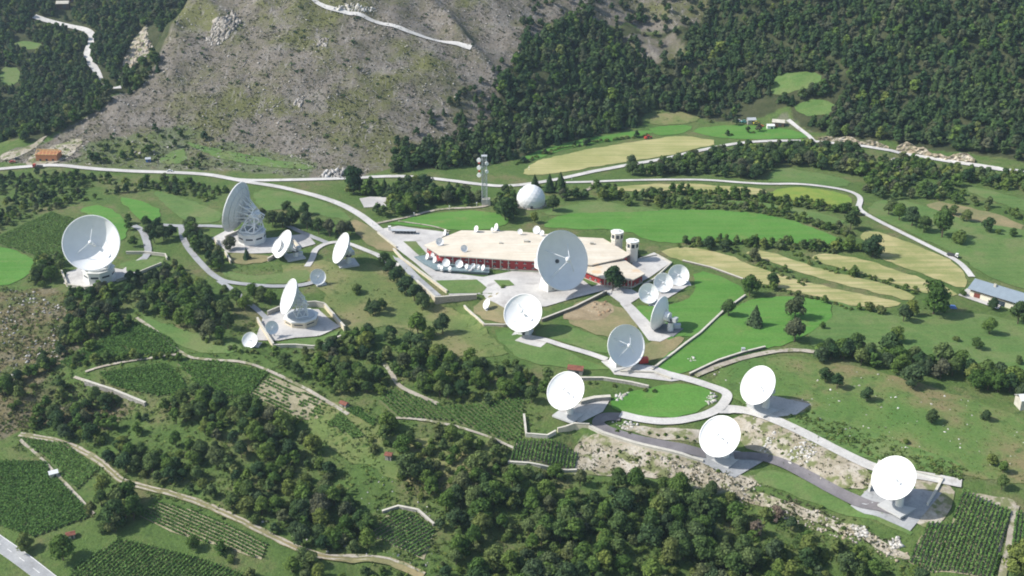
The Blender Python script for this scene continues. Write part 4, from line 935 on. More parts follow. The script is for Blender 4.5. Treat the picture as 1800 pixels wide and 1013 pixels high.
def farmhouse():
    a = G1(1704, 521); b = G1(1795, 549); d, nn, L, M = frame(a, b)
    z = min(a.z, b.z)-0.5; Wd = 13.0; h = 6.2; c = Vector((a.x, a.y, z))+d*L/2+nn*Wd/2; up = Vector((0, 0, 1))
    root = thing('farmhouse', 'long cream farmhouse with blue-grey metal roof and timber upper floor', 'house', c)
    m = MB(); m.box(c+up*h/2, (L, Wd, h), M); wl = m.build('wall', M_cream, root)
    for s in (-1, 1):
        e = c+d*s*(L/2); m = MB(); p = [e-nn*Wd/2+up*h, e+nn*Wd/2+up*h, e+up*(h+3.0)]; q = [v-d*s*0.3 for v in p]
        m.add(p+q, [(0,1,2),(5,4,3),(0,3,4,1),(1,4,5,2),(2,5,3,0)]); sub('gable', m, M_wood, wl, root)
    m = MB(); ov = 1.6
    for s in (-1, 1):
        e0 = c+up*(h+3.15); e1 = c+nn*s*(Wd/2+ov)+up*(h-0.75); 
        p = [e0-d*(L/2+1.2), e0+d*(L/2+1.2), e1+d*(L/2+1.2), e1-d*(L/2+1.2)]; q = [v+up*0.25 for v in p]
        fs = [(0,1,2,3),(7,6,5,4),(0,4,5,1),(1,5,6,2),(2,6,7,3),(3,7,4,0)]; m.add(p+q, fs)
    rf = m.build('roof', M_bluer, root)
    m = MB(); sl = math.atan2(3.9, Wd/2+ov); SM = M @ Matrix.Rotation(sl, 3, 'X'); m.box(c+d*L*0.16-nn*(Wd*0.24)+up*(h+1.55), (L*0.42, 1.6, 0.3), SM); sub('skylight_strip', m, M_offw, rf, root)
    m = MB(); m.box(c-d*L*0.12-nn*1.5+up*(h+3.2), (1.4, 1.0, 2.2), M); sub('chimney', m, M_conc, rf, root)
    m = MB(); f = c-nn*(Wd/2+0.5); m.box(f+up*4.7-d*L*0.08, (L*0.8, 1.0, 0.2), M); m.box(f-nn*0.45+up*5.1-d*L*0.08, (L*0.8, 0.12, 0.7), M); m.build('balcony', M_wood, root)
    for i in range(9):
        m = MB(); m.box(c-nn*(Wd/2+0.03)+d*L*(-0.44+0.1*i)+up*4.9, (1.7, 0.14, 1.4), M); w = m.build('window', M_glass, root)
        m = MB(); m.box(c-nn*(Wd/2+0.08)+d*L*(-0.44+0.1*i+0.045)+up*4.9, (0.8, 0.14, 1.5), M); sub('shutter', m, M_wood, w, root)
    for i, x, w_, hh, mt in ((0, -0.36, 3.6, 3.2, M_redbr), (1, 0.1, 5.0, 2.8, M_glass), (2, -0.1, 2, 1.2, M_glass)):
        m = MB(); m.box(c-nn*(Wd/2+0.05)+d*L*x+up*(hh/2+0.6), (w_, 0.16, hh), M); m.build('garage_door' if i < 2 else 'window', mt, root)
M_redbr = paint('red_brown_timber', (0.17, 0.05, 0.035), 0.7, 0.2, 0.8)
M_brick = paint('orange_brick', (0.50, 0.21, 0.10), 0.9, 0.12, 0.9)
M_timber = paint('fresh_timber', (0.58, 0.38, 0.16), 0.8, 0.12, 0.9)
farmhouse()
def brick_house():
    a = G1(64, 284); b = G1(101, 284); d, nn, L, M = frame(a, b); up = Vector((0, 0, 1)); Wd = 10; h = 6.0
    c = a.lerp(b, 0.5)+nn*Wd/2; c.z -= 0.5
    root = thing('brick_house', 'unfinished orange brick house with bare timber roof frame by the road', 'house', c)
    m = MB(); m.box(c+up*h/2, (L, Wd, h), M); m.build('wall', M_brick, root)
    m = MB()
    for i in range(7):
        x = -0.5+i/6; m.tube(c+d*L*x*1.02-nn*(Wd/2+0.6)+up*(h-0.3), c+d*L*x*1.02+up*(h+2.8), 0.22, n=4); m.tube(c+d*L*x*1.02+nn*(Wd/2+0.6)+up*(h-0.3), c+d*L*x*1.02+up*(h+2.8), 0.22, n=4)
    m.tube(c-d*L*0.52+up*(h+2.8), c+d*L*0.52+up*(h+2.8), 0.25, n=4)
    for s in (-1, 1): m.tube(c-d*L*0.52+nn*s*Wd*0.5+up*(h+0.05), c+d*L*0.52+nn*s*Wd*0.5+up*(h+0.05), 0.25, n=4); m.tube(c-d*L*0.52+nn*s*Wd*0.27+up*(h+1.45), c+d*L*0.52+nn*s*Wd*0.27+up*(h+1.45), 0.2, n=4)
    m.build('roof_frame', M_timber, root)
    for i in range(3):
        m = MB(); m.box(c-nn*(Wd/2+0.03)+d*L*(-0.3+0.3*i)+up*(1.7 if i != 1 else 1.3), (1.6, 0.14, 1.5 if i != 1 else 2.4), M); m.build('window' if i != 1 else 'door', M_glass, root)
brick_house()
def hut(label, px, w_, d_, h_, wallm, roofm, rot=0.0, name='shed', cat='shed'):
    P = G1(*px); up = Vector((0, 0, 1)); M = Matrix.Rotation(rot, 3, 'Z'); root = thing(name, label, cat, P)
    m = MB(); m.box(P+up*(h_/2-0.4), (w_, d_, h_+0.8), M); m.build('wall', wallm, root)
    m = MB(); hw, hd = w_/2+0.4, d_/2+0.4; z0, z1 = h_-0.05, h_+d_*0.32
    V_ = [P+M @ Vector(p) for p in ((-hw,-hd,z0),(hw,-hd,z0),(hw,0,z1),(-hw,0,z1),(-hw,hd,z0),(hw,hd,z0))]; V2 = [v+up*0.22 for v in V_]
    m.add(V_+V2, [(3,2,1,0),(4,5,2,3),(6,7,8,9),(9,8,11,10),(0,1,7,6),(5,4,10,11),(1,2,8,7),(2,5,11,8),(4,3,9,10),(3,0,6,9)]); m.build('roof', roofm, root)
    m = MB(); m.box(P+M @ Vector((w_*0.15, -d_/2-0.03, h_*0.4)), (w_*0.25, 0.1, h_*0.75), M); m.build('door', M_dark, root)
    return root
M_rust = paint('rusty_red_roof', (0.20, 0.075, 0.05), 0.9, 0.35, 0.8)
M_teal = paint('teal_tarp', (0.10, 0.34, 0.30), 0.7, 0.1, 0.8); M_yel = paint('yellow_paint', (0.55, 0.45, 0.06), 0.6, 0.1, 0.8); M_orange = paint('orange_paint', (0.62, 0.13, 0.03), 0.5, 0.1, 0.8)
M_blue = paint('blue_paint', (0.08, 0.17, 0.42), 0.6, 0.1, 0.8)
hut('little white-roofed hut at the corner between two vineyards', (95,838), 3.6, 3.0, 2.4, M_conc, M_white, 0.5)
hut('red-roofed stone hut alone in the scrub above the round vineyard', (684,807), 3.0, 2.6, 2.6, M_stone, M_rust, -0.3)
hut('rusty-roofed barn half hidden behind the white dish at the road bend', (1012,655), 7.5, 4.5, 2.6, M_stone, M_rust, -0.25)
hut('small red-roofed shed between grey vineyard and terrace plots', (605,714), 4.0, 2.4, 1.6, M_stone, M_rust, -0.6)
hut('orange-roofed hut among bushes above the bottom-left road', (125,945), 3.4, 2.6, 2.0, M_stone, M_rust, 0.4)
hut('small blue hut on the meadow below the burnt hillside', (261,284), 3.6, 3.0, 2.2, M_blue, M_steel, 0.2)
hut('grey farm shed at the head of the junk yard', (1320,217), 7, 5, 3.4, M_stone, M_steel, 0.1)
hut('long pale barn at the upper end of the junk yard', (1368,221), 10, 6, 3.4, M_wood, M_conc, -0.3)
hut('low white shed below the long pale barn in the junk yard', (1354,226), 6, 4, 2.6, M_offw, M_offw, 0.0)
hut('small grey-walled building cut off at the east end of the tree line', (1803,715), 9, 6, 5.0, M_conc, M_offw, 0.1)
hut('grey-roofed hillside cabin, lower of two in the northwest woods', (112,14), 13, 8, 5, M_wood, M_conc, 0.1, 'cabin', 'cabin')
hut('grey-roofed hillside cabin, upper of two in the northwest woods', (126,2), 13, 8, 5, M_wood, M_conc, 0.1, 'cabin', 'cabin')
hut('cream outbuilding with red door beside the blue-roofed farmhouse', (1800,541), 9, 7, 3.6, M_cream, M_rust, -0.3)

def vehicle(name, label, cat, px, Lc, Wc, Hc, bodym, rot, cab=(0.15, 0.5), off=0.6, kind='car'):
    P = G1(*px)+Vector((0, 0, off)); up = Vector((0, 0, 1)); M = Matrix.Rotation(rot, 3, 'Z'); root = thing(name, label, cat, P); T = lambda x, y, z: P+M @ Vector((x, y, z))
    wr = Hc*0.22
    if kind == 'car':
        m = MB(); m.box(T(0, 0, Hc*0.38), (Lc, Wc, Hc*0.42), M, taper=0.96); m.build('body', bodym, root)
        m = MB(); m.box(T(-Lc*0.04, 0, Hc*0.78), (Lc*0.56, Wc*0.9, Hc*0.4), M, taper=0.78); cb = m.build('cabin', M_glass, root)
        m = MB(); m.box(T(-Lc*0.04, 0, Hc*0.99), (Lc*0.44, Wc*0.74, 0.06), M); sub('roof', m, bodym, cb, root)
    elif kind == 'truck':
        m = MB(); m.box(T(Lc*0.36, 0, Hc*0.55), (Lc*0.26, Wc, Hc*0.8), M, taper=0.9); m.build('cab', bodym, root)
        m = MB(); m.box(T(Lc*0.42, 0, Hc*0.72), (Lc*0.17, Wc*1.01, Hc*0.24), M); m.build('windscreen', M_glass, root)
        m = MB(); m.box(T(-Lc*0.14, 0, Hc*0.32), (Lc*0.7, Wc, Hc*0.14), M); m.box(T(-Lc*0.14, Wc*0.47, Hc*0.5), (Lc*0.7, 0.12, Hc*0.24), M); m.box(T(-Lc*0.14, -Wc*0.47, Hc*0.5), (Lc*0.7, 0.12, Hc*0.24), M); m.build('load_bed', M_dark, root)
    elif kind == 'tractor':
        m = MB(); m.box(T(Lc*0.22, 0, Hc*0.42), (Lc*0.5, Wc*0.45, Hc*0.34), M, taper=0.9); m.build('bonnet', bodym, root)
        m = MB(); m.box(T(-Lc*0.18, 0, Hc*0.66), (Lc*0.32, Wc*0.6, Hc*0.56), M, taper=0.85); cb = m.build('cab', M_glass, root)
        m = MB(); m.box(T(-Lc*0.18, 0, Hc*0.96), (Lc*0.36, Wc*0.66, 0.18), M); sub('roof', m, bodym, cb, root)
        m = MB(); m.box(T(-Lc*0.62, 0, Hc*0.4), (Lc*0.4, Wc*1.1, Hc*0.55), M, taper=0.9); m.build('baler', bodym, root)
    for sx in (-0.32, 0.32):
        for sy in (-1, 1):
            r = wr*(1.6 if kind == 'tractor' and sx < 0 else 1); m = MB(); m.tube(T(Lc*sx, sy*Wc*0.5, r), T(Lc*sx, sy*Wc*0.36, r), r, n=12); m.build('wheel', M_dark, root)
M_carw = paint('white_car_paint', (0.75, 0.75, 0.75), 0.25, 0.02, 0.5, spec=0.6)
vehicle('parked_car', 'white car driving along the main road below the blue hut', 'car', (299,303), 4.4, 1.8, 1.5, M_carw, 0.0)
vehicle('flatbed_truck', 'red truck parked beside the brick building site', 'truck', (67,296), 7.5, 2.5, 2.9, M_redp, 3.0, kind='truck')
vehicle('farm_tractor', 'red tractor with baler on the mown stubble by the forest', 'tractor', (1141,245), 5.0, 2.4, 3.0, M_redp, 0.3, kind='tractor')
vehicle('farm_trailer', 'pale flatbed truck parked along the narrow road by the stubble', 'truck', (1674,452), 7.0, 2.3, 2.4, M_offw, -0.55, kind='truck')
vehicle('parked_car', 'orange car parked in the junk yard below the grey shed', 'car', (1337,224), 5, 2, 1.7, M_orange, 0.1)
vehicle('parked_van', 'pale yellow van parked in the middle of the junk yard', 'van', (1329,219), 5.2, 2.1, 2.3, M_yel, 0.2)
vehicle('parked_van', 'white van parked at the west end of the junk yard', 'van', (1298,216), 5.6, 2.1, 2.3, M_carw, 0.1)
vehicle('parked_van', 'teal van parked between white van and grey shed', 'van', (1308,217), 5.2, 2.1, 2.3, M_teal, 0.0)
vehicle('parked_car', 'dark car parked on the yard of the brick building site', 'car', (30,281), 4.4, 1.8, 1.5, M_dark, 0.4)
vehicle('parked_car', 'red car standing on the building site left of the brick house', 'car', (22,287), 4.4, 1.8, 1.5, M_redp, 0.3)
def container():
    P = G1(1131, 638); M = Matrix.Rotation(0.2, 3, 'Z'); root = thing('storage_container', 'red metal container beside the shaded grey dish with heavy struts', 'container', P)
    m = MB(); m.box(P+Vector((0, 0, 1.6)), (4.6, 2.6, 2.8), M)
    for i in range(9): m.box(P+M @ Vector((-2.0+0.5*i, -1.32, 1.6)), (0.2, 0.08, 2.5), M)
    m.build('body', M_redp, root); m = MB(); m.box(P+M @ Vector((2.33, 0, 1.6)), (0.08, 2.2, 2.5), M); m.build('door', M_redp, root)
    m = MB(); m.box(P+Vector((0, 0, 0.1)), (4.8, 2.8, 0.4), M); m.build('base', M_dark, root)
container()
def utility_box(label, px, w_, h_, mat):
    P = G1(*px); root = thing('utility_cabinet', label, 'cabinet', P); m = MB(); m.box(P+Vector((0, 0, h_/2)), (w_, w_*0.7, h_)); m.build('body', mat, root); m = MB(); m.box(P+Vector((0, 0, h_+0.08)), (w_*1.15, w_*0.85, 0.14)); m.build('lid', M_steel, root)
utility_box('pale grey cabinet on the lawn beside the dark field wall', (1306,620), 1.8, 2.6, M_steel)
utility_box('grey equipment cabinet behind the side-on dish on the dark pad', (1190,578), 3.4, 2.6, M_back)
utility_box('grey equipment cabinet behind the tilted white dish by the dry lawn', (528,450), 3.0, 2.6, M_back)
def tarp():
    P = G1(1673, 541); root = tag(thing('tarpaulin', 'blue tarpaulin heap on the lawn under the big round tree', 'tarpaulin', P))
    m = MB(); m.box(P+Vector((0, 0, 0.7)), (5.5, 3, 1.4), Matrix.Rotation(-0.2, 3, 'Z'), taper=0.6); m.build('sheet', M_blue, root)
tarp()
# lamp posts along the forecourt lanes
for x, y, lab in ((728,381,'short white lamp post beside the track up to the mast'), (790,369,'white lamp post near the mast end of the track'), (838,363,'white lamp post just left of the mast hut'), (655,398,'white lamp post where the main road meets the forecourt'), (1005,316,'white marker post where the narrow road leaves the north road'), (930,300,'white marker post at the corner of the mown field under the forest')):
    P = G1(x, y); root = thing('lamp_post', lab, 'lamp post', P); m = MB(); m.tube(P, P+Vector((0, 0, 2.6)), 0.16, 0.12, n=6); m.build('post', M_offw, root); m = MB(); m.box(P+Vector((0, 0, 2.75)), (0.8, 0.8, 0.5), taper=0.7); m.build('lamp_head', M_white, root)
# ------------------------------------------------------------------ where plants may stand
PROT = [np.array(px, float) for m, px in FIELDS if m is not M_olive and m is not M_drygr and m is not M_rough]+[np.array(px, float) for m, px in PATCH]+[np.array(px, float) for m, px in PAVE]+[np.array(px, float) for m, px in LAWNS]
ROADPX = [(np.array(px, float), w) for m, w, px in ROADS]+[(np.array([(35,765),(100,775),(150,795),(185,820),(210,845),(240,855),(300,868),(360,888),(420,915),(470,940),(520,965),(570,982),(640,982),(690,988),(745,1014)], float), 4.0)]
VINES = [   # outline, row direction as two points, spacing, leaf height, soil, per-row objects?, label
 ([(105,638),(240,568),(300,596),(316,622),(200,628),(120,646)], ((105,638),(240,568)), 1.55, 1.2, M_vsoil, None),
 ([(172,655),(290,638),(320,665),(330,690),(280,698),(200,680)], ((172,655),(290,638)), 1.55, 1.2, M_vsoil, None),
 ([(310,640),(380,636),(470,655),(440,695),(395,700),(350,680)], ((310,640),(395,700)), 1.5, 1.3, M_vsoil, None),
 ([(440,695),(475,661),(580,706),(560,735),(520,735)], ((475,661),(580,706)), 2.0, 0.7, M_vsoil_l, None),
 ([(665,705),(690,686),(780,717),(830,715),(922,700),(916,770),(890,775),(790,740),(700,735)], ((800,716),(850,756)), 1.9, 1.5, M_vsoil, 'row of vines running down the broad vineyard behind the low stone step'),
 ([(905,776),(985,780),(1015,800),(1012,825),(895,812)], ((940,779),(932,815)), 1.7, 1.7, M_vsoil_l, 'row of vines in the small square vineyard below the stone step'),
 ([(575,746),(600,726),(642,766),(625,774)], ((600,726),(642,766)), 1.5, 1.3, M_vsoil, None),
 ([(605,722),(628,716),(662,742),(655,752)], ((605,722),(655,752)), 1.5, 1.3, M_vsoil, None),
 ([(35,772),(120,781),(175,824),(135,862),(90,815)], ((35,772),(135,862)), 1.5, 1.2, M_vsoil, None),
 ([(-30,812),(80,812),(90,832),(165,908),(60,945),(-30,915)], ((0,900),(90,832)), 1.5, 1.2, M_vsoil, None),
 ([(245,908),(275,882),(340,898),(470,957),(460,985),(400,965),(300,935)], ((275,885),(465,972)), 1.6, 1.1, M_vsoil_l, 'row of vines in the narrow vineyard below the two-track dirt road'),
 ([(128,1000),(210,948),(330,977),(440,1015),(440,1040),(110,1040)], ((210,948),(150,1000)), 1.9, 1.4, M_vsoil, 'row of bluish vines in the bottom vineyard beside the bushes'),
 ([(650,940),(680,906),(720,901),(765,932),(745,985)], ((650,940),(720,901)), 1.9, 1.3, M_vsoil_l, 'row of vines in the round walled vineyard among the trees'),
 ([(1595,988),(1632,922),(1672,922),(1692,864),(1776,902),(1745,1020),(1640,1008)], ((1692,864),(1640,1000)), 1.65, 2.2, M_vsoil_l, 'tall green crop row beside the easternmost dish yard'),
 ([(1776,1005),(1782,907),(1815,895),(1815,1000)], ((1795,900),(1782,1005)), 1.65, 2.2, M_vsoil_l, 'tall green crop row beyond the earth track in the east corner'),
 ([(-20,425),(30,402),(90,374),(132,386),(115,420),(110,450),(60,450)], ((30,402),(115,440)), 2.0, 1.2, M_vsoil, None),
]
VPOLY = [np.array(v[0], float) for v in VINES]
DISCS = [(160,440,55),(414,385,48),(497,435,30),(613,440,30),(559,487,17),(515,548,48),(478,578,16),(439,598,18),(985,465,62),(920,555,42),(1101,615,46),(1165,555,40),(1140,517,21),(1166,498,20),(1193,485,21),(994,698,40),(1335,685,42),(1268,775,44),(1574,850,46),(855,536,14),(933,350,30),(851,320,14),(1085,425,20),(1112,440,22),(830,455,90),(1750,515,52),(82,272,26),(684,808,12),(95,836,10),(605,714,8),(1131,632,14),(1340,217,45),(300,303,10),(110,12,20)]
def segd(x, y, P):
    best = np.full(np.shape(x), 1e9)
    for i in range(len(P)-1):
        a, b = P[i], P[i+1]; d = b-a; t = np.clip(((x-a[0])*d[0]+(y-a[1])*d[1])/(d @ d+1e-9), 0, 1)
        best = np.minimum(best, np.hypot(x-a[0]-t*d[0], y-a[1]-t*d[1]))
    return best
def blocked(px, py, pp, pad=1.0, fields=True, vines=True):
    b = np.zeros(np.shape(px), bool)
    if fields:
        for P in PROT: b |= inpoly(px, py, P)
    if vines:
        for P in VPOLY: b |= inpoly(px, py, P)
    for P, w in ROADPX: b |= segd(px, py, P) < (w*0.5*pp*0.7+pad)
    for x, y, r in DISCS: b |= np.hypot(px-x, py-y) < r
    return b

# ------------------------------------------------------------------ foliage
def rdirs(r, n):
    v = r.normal(size=(n, 3)); return v/np.linalg.norm(v, axis=1, keepdims=True)
def quads(r, C, Nn, s):
    n = len(C); Nn = Nn/np.linalg.norm(Nn, axis=1, keepdims=True)
    a = np.cross(Nn, rdirs(r, n)); a /= np.linalg.norm(a, axis=1, keepdims=True)+1e-9; b = np.cross(Nn, a)
    sa = (s*r.uniform(.7, 1.3, n))[:, None]; sb = (s*r.uniform(.5, .95, n))[:, None]
    V = np.stack([C-a*sa-b*sb*.6, C+a*sa*.7-b*sb, C+a*sa+b*sb*.6, C-a*sa*.7+b*sb], 1).reshape(-1, 3)
    return V, np.arange(4*n).reshape(-1, 4), np.repeat(r.uniform(0, 1, n), 4)
OCT_V = np.array([(0,0,-1),(1,0,0),(0,1,0),(-1,0,0),(0,-1,0),(0,0,1)], float)
_t = 1/math.sqrt(3)
BALL_V = np.array([(0,0,-1),(.8,0,-.6),(0,.8,-.6),(-.8,0,-.6),(0,-.8,-.6),(.71,.71,.1),(-.71,.71,.1),(-.71,-.71,.1),(.71,-.71,.1),(.66,0,.75),(0,.66,.75),(-.66,0,.75),(0,-.66,.75),(0,0,1)], float)
BALL_F = np.array([(0,2,1,1),(0,3,2,2),(0,4,3,3),(0,1,4,4),(1,2,5,5),(2,3,6,6),(3,4,7,7),(4,1,8,8),(1,5,9,8),(2,6,10,5),(3,7,11,6),(4,8,12,7),(5,10,9,9),(6,11,10,10),(7,12,11,11),(8,9,12,12),(9,10,13,13),(10,11,13,13),(11,12,13,13),(12,9,13,13)])
def crown(r, H, Rr, nl, nleaf, size, kind='b'):
    """unit tree with its foot at the origin -> V, F, leafvar"""
    Vs, Fs, A = [], [], []; off = 0
    if kind in 'bs':
        lo, hi = (0.30, 0.82) if kind == 'b' else (0.18, 0.62)
        cs, rs = [], []
        for i in range(nl):
            z = r.uniform(lo, hi); q = Rr*(1-0.75*max(0, (z-0.45)/0.55))*0.72
            th = 2*math.pi*(i*0.382+r.uniform(-.1, .1)); d = q*math.sqrt(r.uniform(0.1, 1))
            cs.append((d*math.cos(th), d*math.sin(th), z*H)); rs.append(r.uniform(.26, .56)*Rr)
        cs.append((0, 0, H*(0.86 if kind == 'b' else 0.6))); rs.append(0.4*Rr)
        cs, rs = np.array(cs), np.array(rs)
        k = r.choice(len(rs), nleaf, p=rs**2/np.sum(rs**2)); d = rdirs(r, nleaf); d[:,2] = np.abs(d[:,2])*np.where(r.uniform(size=nleaf) < .78, 1, -1)
        sq = np.array([1, 1, 0.9]); C = cs[k]+d*sq*(rs[k]*r.uniform(.74, 1.24, nleaf))[:, None]
        dd = np.linalg.norm((C[:, None]-cs[None])/rs[None, :, None], axis=2); dd[np.arange(nleaf), k] = 9; keep = dd.min(1) > 0.72; C, d = C[keep], d[keep]
        V, F, a = quads(r, C, d+0.55*rdirs(r, len(C)), size)
        Vs.append(V); Fs.append(F); A.append(a); off = len(V)
        for c, q in zip(cs, rs):
            jit = 1+0.15*r.normal(size=(len(BALL_V), 1)); Vs.append(BALL_V*jit*q*0.70*sq+c); Fs.append(BALL_F+off); A.append(r.uniform(.2, .7, len(BALL_V))); off += len(BALL_V)
    else:
        h = r.uniform(0, 1, nleaf)**1.35; tier = 0.78+0.30*np.abs(np.sin(h*math.pi*5.5)); rad = Rr*(1-h)**0.85*tier*r.uniform(.72, 1.1, nleaf)
        th = r.uniform(0, 2*math.pi, nleaf); rad *= 1+0.22*np.sin(3*th+r.uniform(0, 6))
        C = np.stack([rad*np.cos(th), rad*np.sin(th), H*(0.12+0.88*h)-0.12*rad], 1); d = np.stack([np.cos(th), np.sin(th), np.full(nleaf, 0.55)], 1)
        V, F, a = quads(r, C, d+0.5*rdirs(r, nleaf), size*(0.55+0.6*(1-h)))
        Vs.append(V); Fs.append(F); A.append(a); off = len(V)
        n = 8; ang = np.arange(n)*2*math.pi/n
        core = np.concatenate([np.stack([Rr*.62*np.cos(ang), Rr*.62*np.sin(ang), np.full(n, .12*H)], 1), np.stack([Rr*.4*np.cos(ang), Rr*.4*np.sin(ang), np.full(n, .45*H)], 1), np.array([[0, 0, .93*H]])])
        f = [(i, (i+1) % n, n+(i+1) % n, n+i) for i in range(n)]+[(n+i, n+(i+1) % n, 2*n, 2*n) for i in range(n)]
        Vs.append(core); Fs.append(np.array(f)+off); A.append(r.uniform(.2, .7, len(core)))
    return np.concatenate(Vs), np.concatenate(Fs), np.concatenate(A)
# degenerate quads (i,j,k,k) are triangles: split them off when a mesh is made
def leafmesh(name, V, F, A, mat, tint=None):
    tri = F[:, 2] == F[:, 3]
    me = bpy.data.meshes.new(name); V = np.asarray(V, np.float32)
    q = F[~tri]; t = F[tri][:, :3]
    loops = np.concatenate([q.ravel(), t.ravel()]).astype(np.int32)
    starts = np.concatenate([np.arange(len(q))*4, len(q)*4+np.arange(len(t))*3]).astype(np.int32)
    me.vertices.add(len(V)); me.vertices.foreach_set('co', V.ravel()); me.loops.add(len(loops)); me.loops.foreach_set('vertex_index', loops)
    me.polygons.add(len(starts)); me.polygons.foreach_set('loop_start', starts)
    me.materials.append(mat)
    at = me.attributes.new('leafvar', 'FLOAT', 'POINT'); at.data.foreach_set('value', np.asarray(A, np.float32))
    if tint is not None: at = me.attributes.new('tint', 'FLOAT', 'POINT'); at.data.foreach_set('value', np.asarray(tint, np.float32))
    me.update(calc_edges=True); return me
BROADC = [(0.0772, 0.1403, 0.0393), (0.0982, 0.1711, 0.0477), (0.1235, 0.1964, 0.0534), (0.1571, 0.2245, 0.0589), (0.1038, 0.1571, 0.0645), (0.0869, 0.1487, 0.0448), (0.1403, 0.1894, 0.0785), (0.1964, 0.2413, 0.0645), (0.1375, 0.1571, 0.0869), (0.1122, 0.1851, 0.0477)]
DARKC = [(0.043, 0.0833, 0.0376), (0.0564, 0.1021, 0.0403), (0.0753, 0.1236, 0.0457), (0.0484, 0.0887, 0.0457), (0.0914, 0.1317, 0.0564), (0.0645, 0.1075, 0.0403), (0.1142, 0.121, 0.078), (0.0538, 0.0914, 0.0403), (0.0806, 0.1183, 0.0618), (0.0618, 0.1102, 0.043)]
BUSHC = [(0.1038, 0.1623, 0.0493), (0.1298, 0.1947, 0.0519), (0.1558, 0.218, 0.0597), (0.0909, 0.1428, 0.0519), (0.1882, 0.2272, 0.0714), (0.1298, 0.1623, 0.0714)]
M_broad = leafmat('broad_leaves', BROADC, 0.34); M_darkl = leafmat('needles', DARKC, 0.22); M_bush = leafmat('bush_leaves', BUSHC, 0.34)
M_vine = leafmat('vine_leaves', [(0.098, 0.185, 0.054), (0.112, 0.205, 0.058), (0.128, 0.215, 0.066)], 0.25)
M_hillb = leafmat('hill_scrub', [(0.075, 0.085, 0.045), (0.095, 0.105, 0.050), (0.060, 0.075, 0.035), (0.12, 0.115, 0.075)], 0.1)
M_bare = leafmat('dry_twigs', [(0.13, 0.105, 0.085), (0.15, 0.12, 0.10), (0.17, 0.115, 0.09)], 0.1)
M_bark = paint('bark', (0.12, 0.095, 0.07), 0.95, 0.25, 1.0, spec=0.1)
pr = np.random.default_rng(99)
HI = {'b': [crown(pr, 1.0, pr.uniform(.36, .46), int(pr.integers(9, 15)), 1300, 0.040, 'b') for _ in range(8)],
      'c': [crown(pr, 1.0, pr.uniform(.30, .40), 0, 900, 0.052, 'c') for _ in range(5)],
      's': [crown(pr, 1.0, pr.uniform(.55, .75), int(pr.integers(5, 9)), 420, 0.085, 's') for _ in range(6)]}
LO = {'b': [crown(pr, 1.0, pr.uniform(.36, .46), 8, 230, 0.085, 'b') for _ in range(8)],
      'c': [crown(pr, 1.0, pr.uniform(.30, .40), 0, 190, 0.09, 'c') for _ in range(6)],
      's': [crown(pr, 1.0, pr.uniform(.55, .75), 5, 90, 0.16, 's') for _ in range(6)]}
def trunkmesh(r, Rr=0.028, kind='b'):
    m = MB(); top = 0.62 if kind == 'b' else 0.85; bend = Vector((r.uniform(-.03, .03), r.uniform(-.03, .03), 0))
    m.tube((0, 0, -0.12), Vector((0, 0, top*0.5))+bend, Rr, Rr*0.7, 7); m.tube(Vector((0, 0, top*0.5))+bend, (0, 0, top), Rr*0.7, Rr*0.3, 7)
    if kind == 'b':
        for i in range(5):
            th = i*1.3+r.uniform(0, .6); z = r.uniform(.22, .42); m.tube(Vector((0, 0, z))+bend*0.7, (0.24*math.cos(th), 0.24*math.sin(th), z+r.uniform(.15, .3)), Rr*0.5, Rr*0.18, 5)
    me = bpy.data.meshes.new('trunk'); me.from_pydata(m.v, [], m.f); me.materials.append(M_bark); return me
HIM = {k: [leafmesh('crown' if k != 's' else 'bush', *c, {'b': M_broad, 'c': M_darkl, 's': M_bush}[k]) for c in HI[k]] for k in HI}
BAREM = [leafmesh('crown', *crown(pr, 1.0, .38, 8, 420, 0.035, 'b'), M_bare) for _ in range(2)]
DARKB = [leafmesh('crown', *c, M_darkl) for c in HI['b'][:5]]
TRK = {'b': [trunkmesh(pr) for _ in range(4)], 'c': [trunkmesh(pr, 0.02, 'c') for _ in range(3)]}
TN = {'b': ('broadleaf_tree', 'tree'), 'd': ('dark_tree', 'dark tree'), 'c': ('conifer_tree', 'conifer'), 's': ('bush', 'bush')}

ALL = []      # X, Y, height, width factor, kind, label, group, always an individual?
def scatter(px, sp, prob, mixk, hr, label, group, far=False, jitter=.45, check=True, fields=True):
    P = G(px)[:, :2]; lo, hi = P.min(0), P.max(0)
    gx, gy = np.meshgrid(np.arange(lo[0], hi[0]+sp, sp), np.arange(lo[1], hi[1]+sp, sp)); gx = gx.ravel(); gy = gy.ravel()
    gx = gx+rng.uniform(-jitter, jitter, gx.shape)*sp; gy = gy+rng.uniform(-jitter, jitter, gy.shape)*sp
    clump = vnoise(gx/22, gy/22, 71)+0.5
    k = inpoly(gx, gy, P) & (rng.uniform(size=gx.shape) < np.clip(prob*(0.35+1.25*clump if not far else 0.75+0.5*clump), 0, 1)); gx, gy = gx[k], gy[k]
    if not len(gx): return
    ks = rng.choice(list(mixk), len(gx), p=np.array(list(mixk.values()))/sum(mixk.values()))
    h = rng.uniform(hr[0], hr[1], len(gx))*(0.8+0.4*clump[k]); h = np.where(ks == 's', np.minimum(h*0.42, 4.2), h)
    z = gz(gx, gy); bx, by = topx(gx, gy, z); mx_, my_ = topx(gx, gy, z+h*0.55); pp = FPX/(gy*CP-(z-CAM[2])*SP)
    if check:
        ok = ~(blocked(bx, by, pp, 2.0, fields) | blocked(mx_, my_, pp, 0.0, fields)); gx, gy, h, ks = gx[ok], gy[ok], h[ok], ks[ok]
    for X, Y, hh, kk in zip(gx, gy, h, ks): ALL.append((X, Y, hh, 1.0, kk, label, group, False, far))
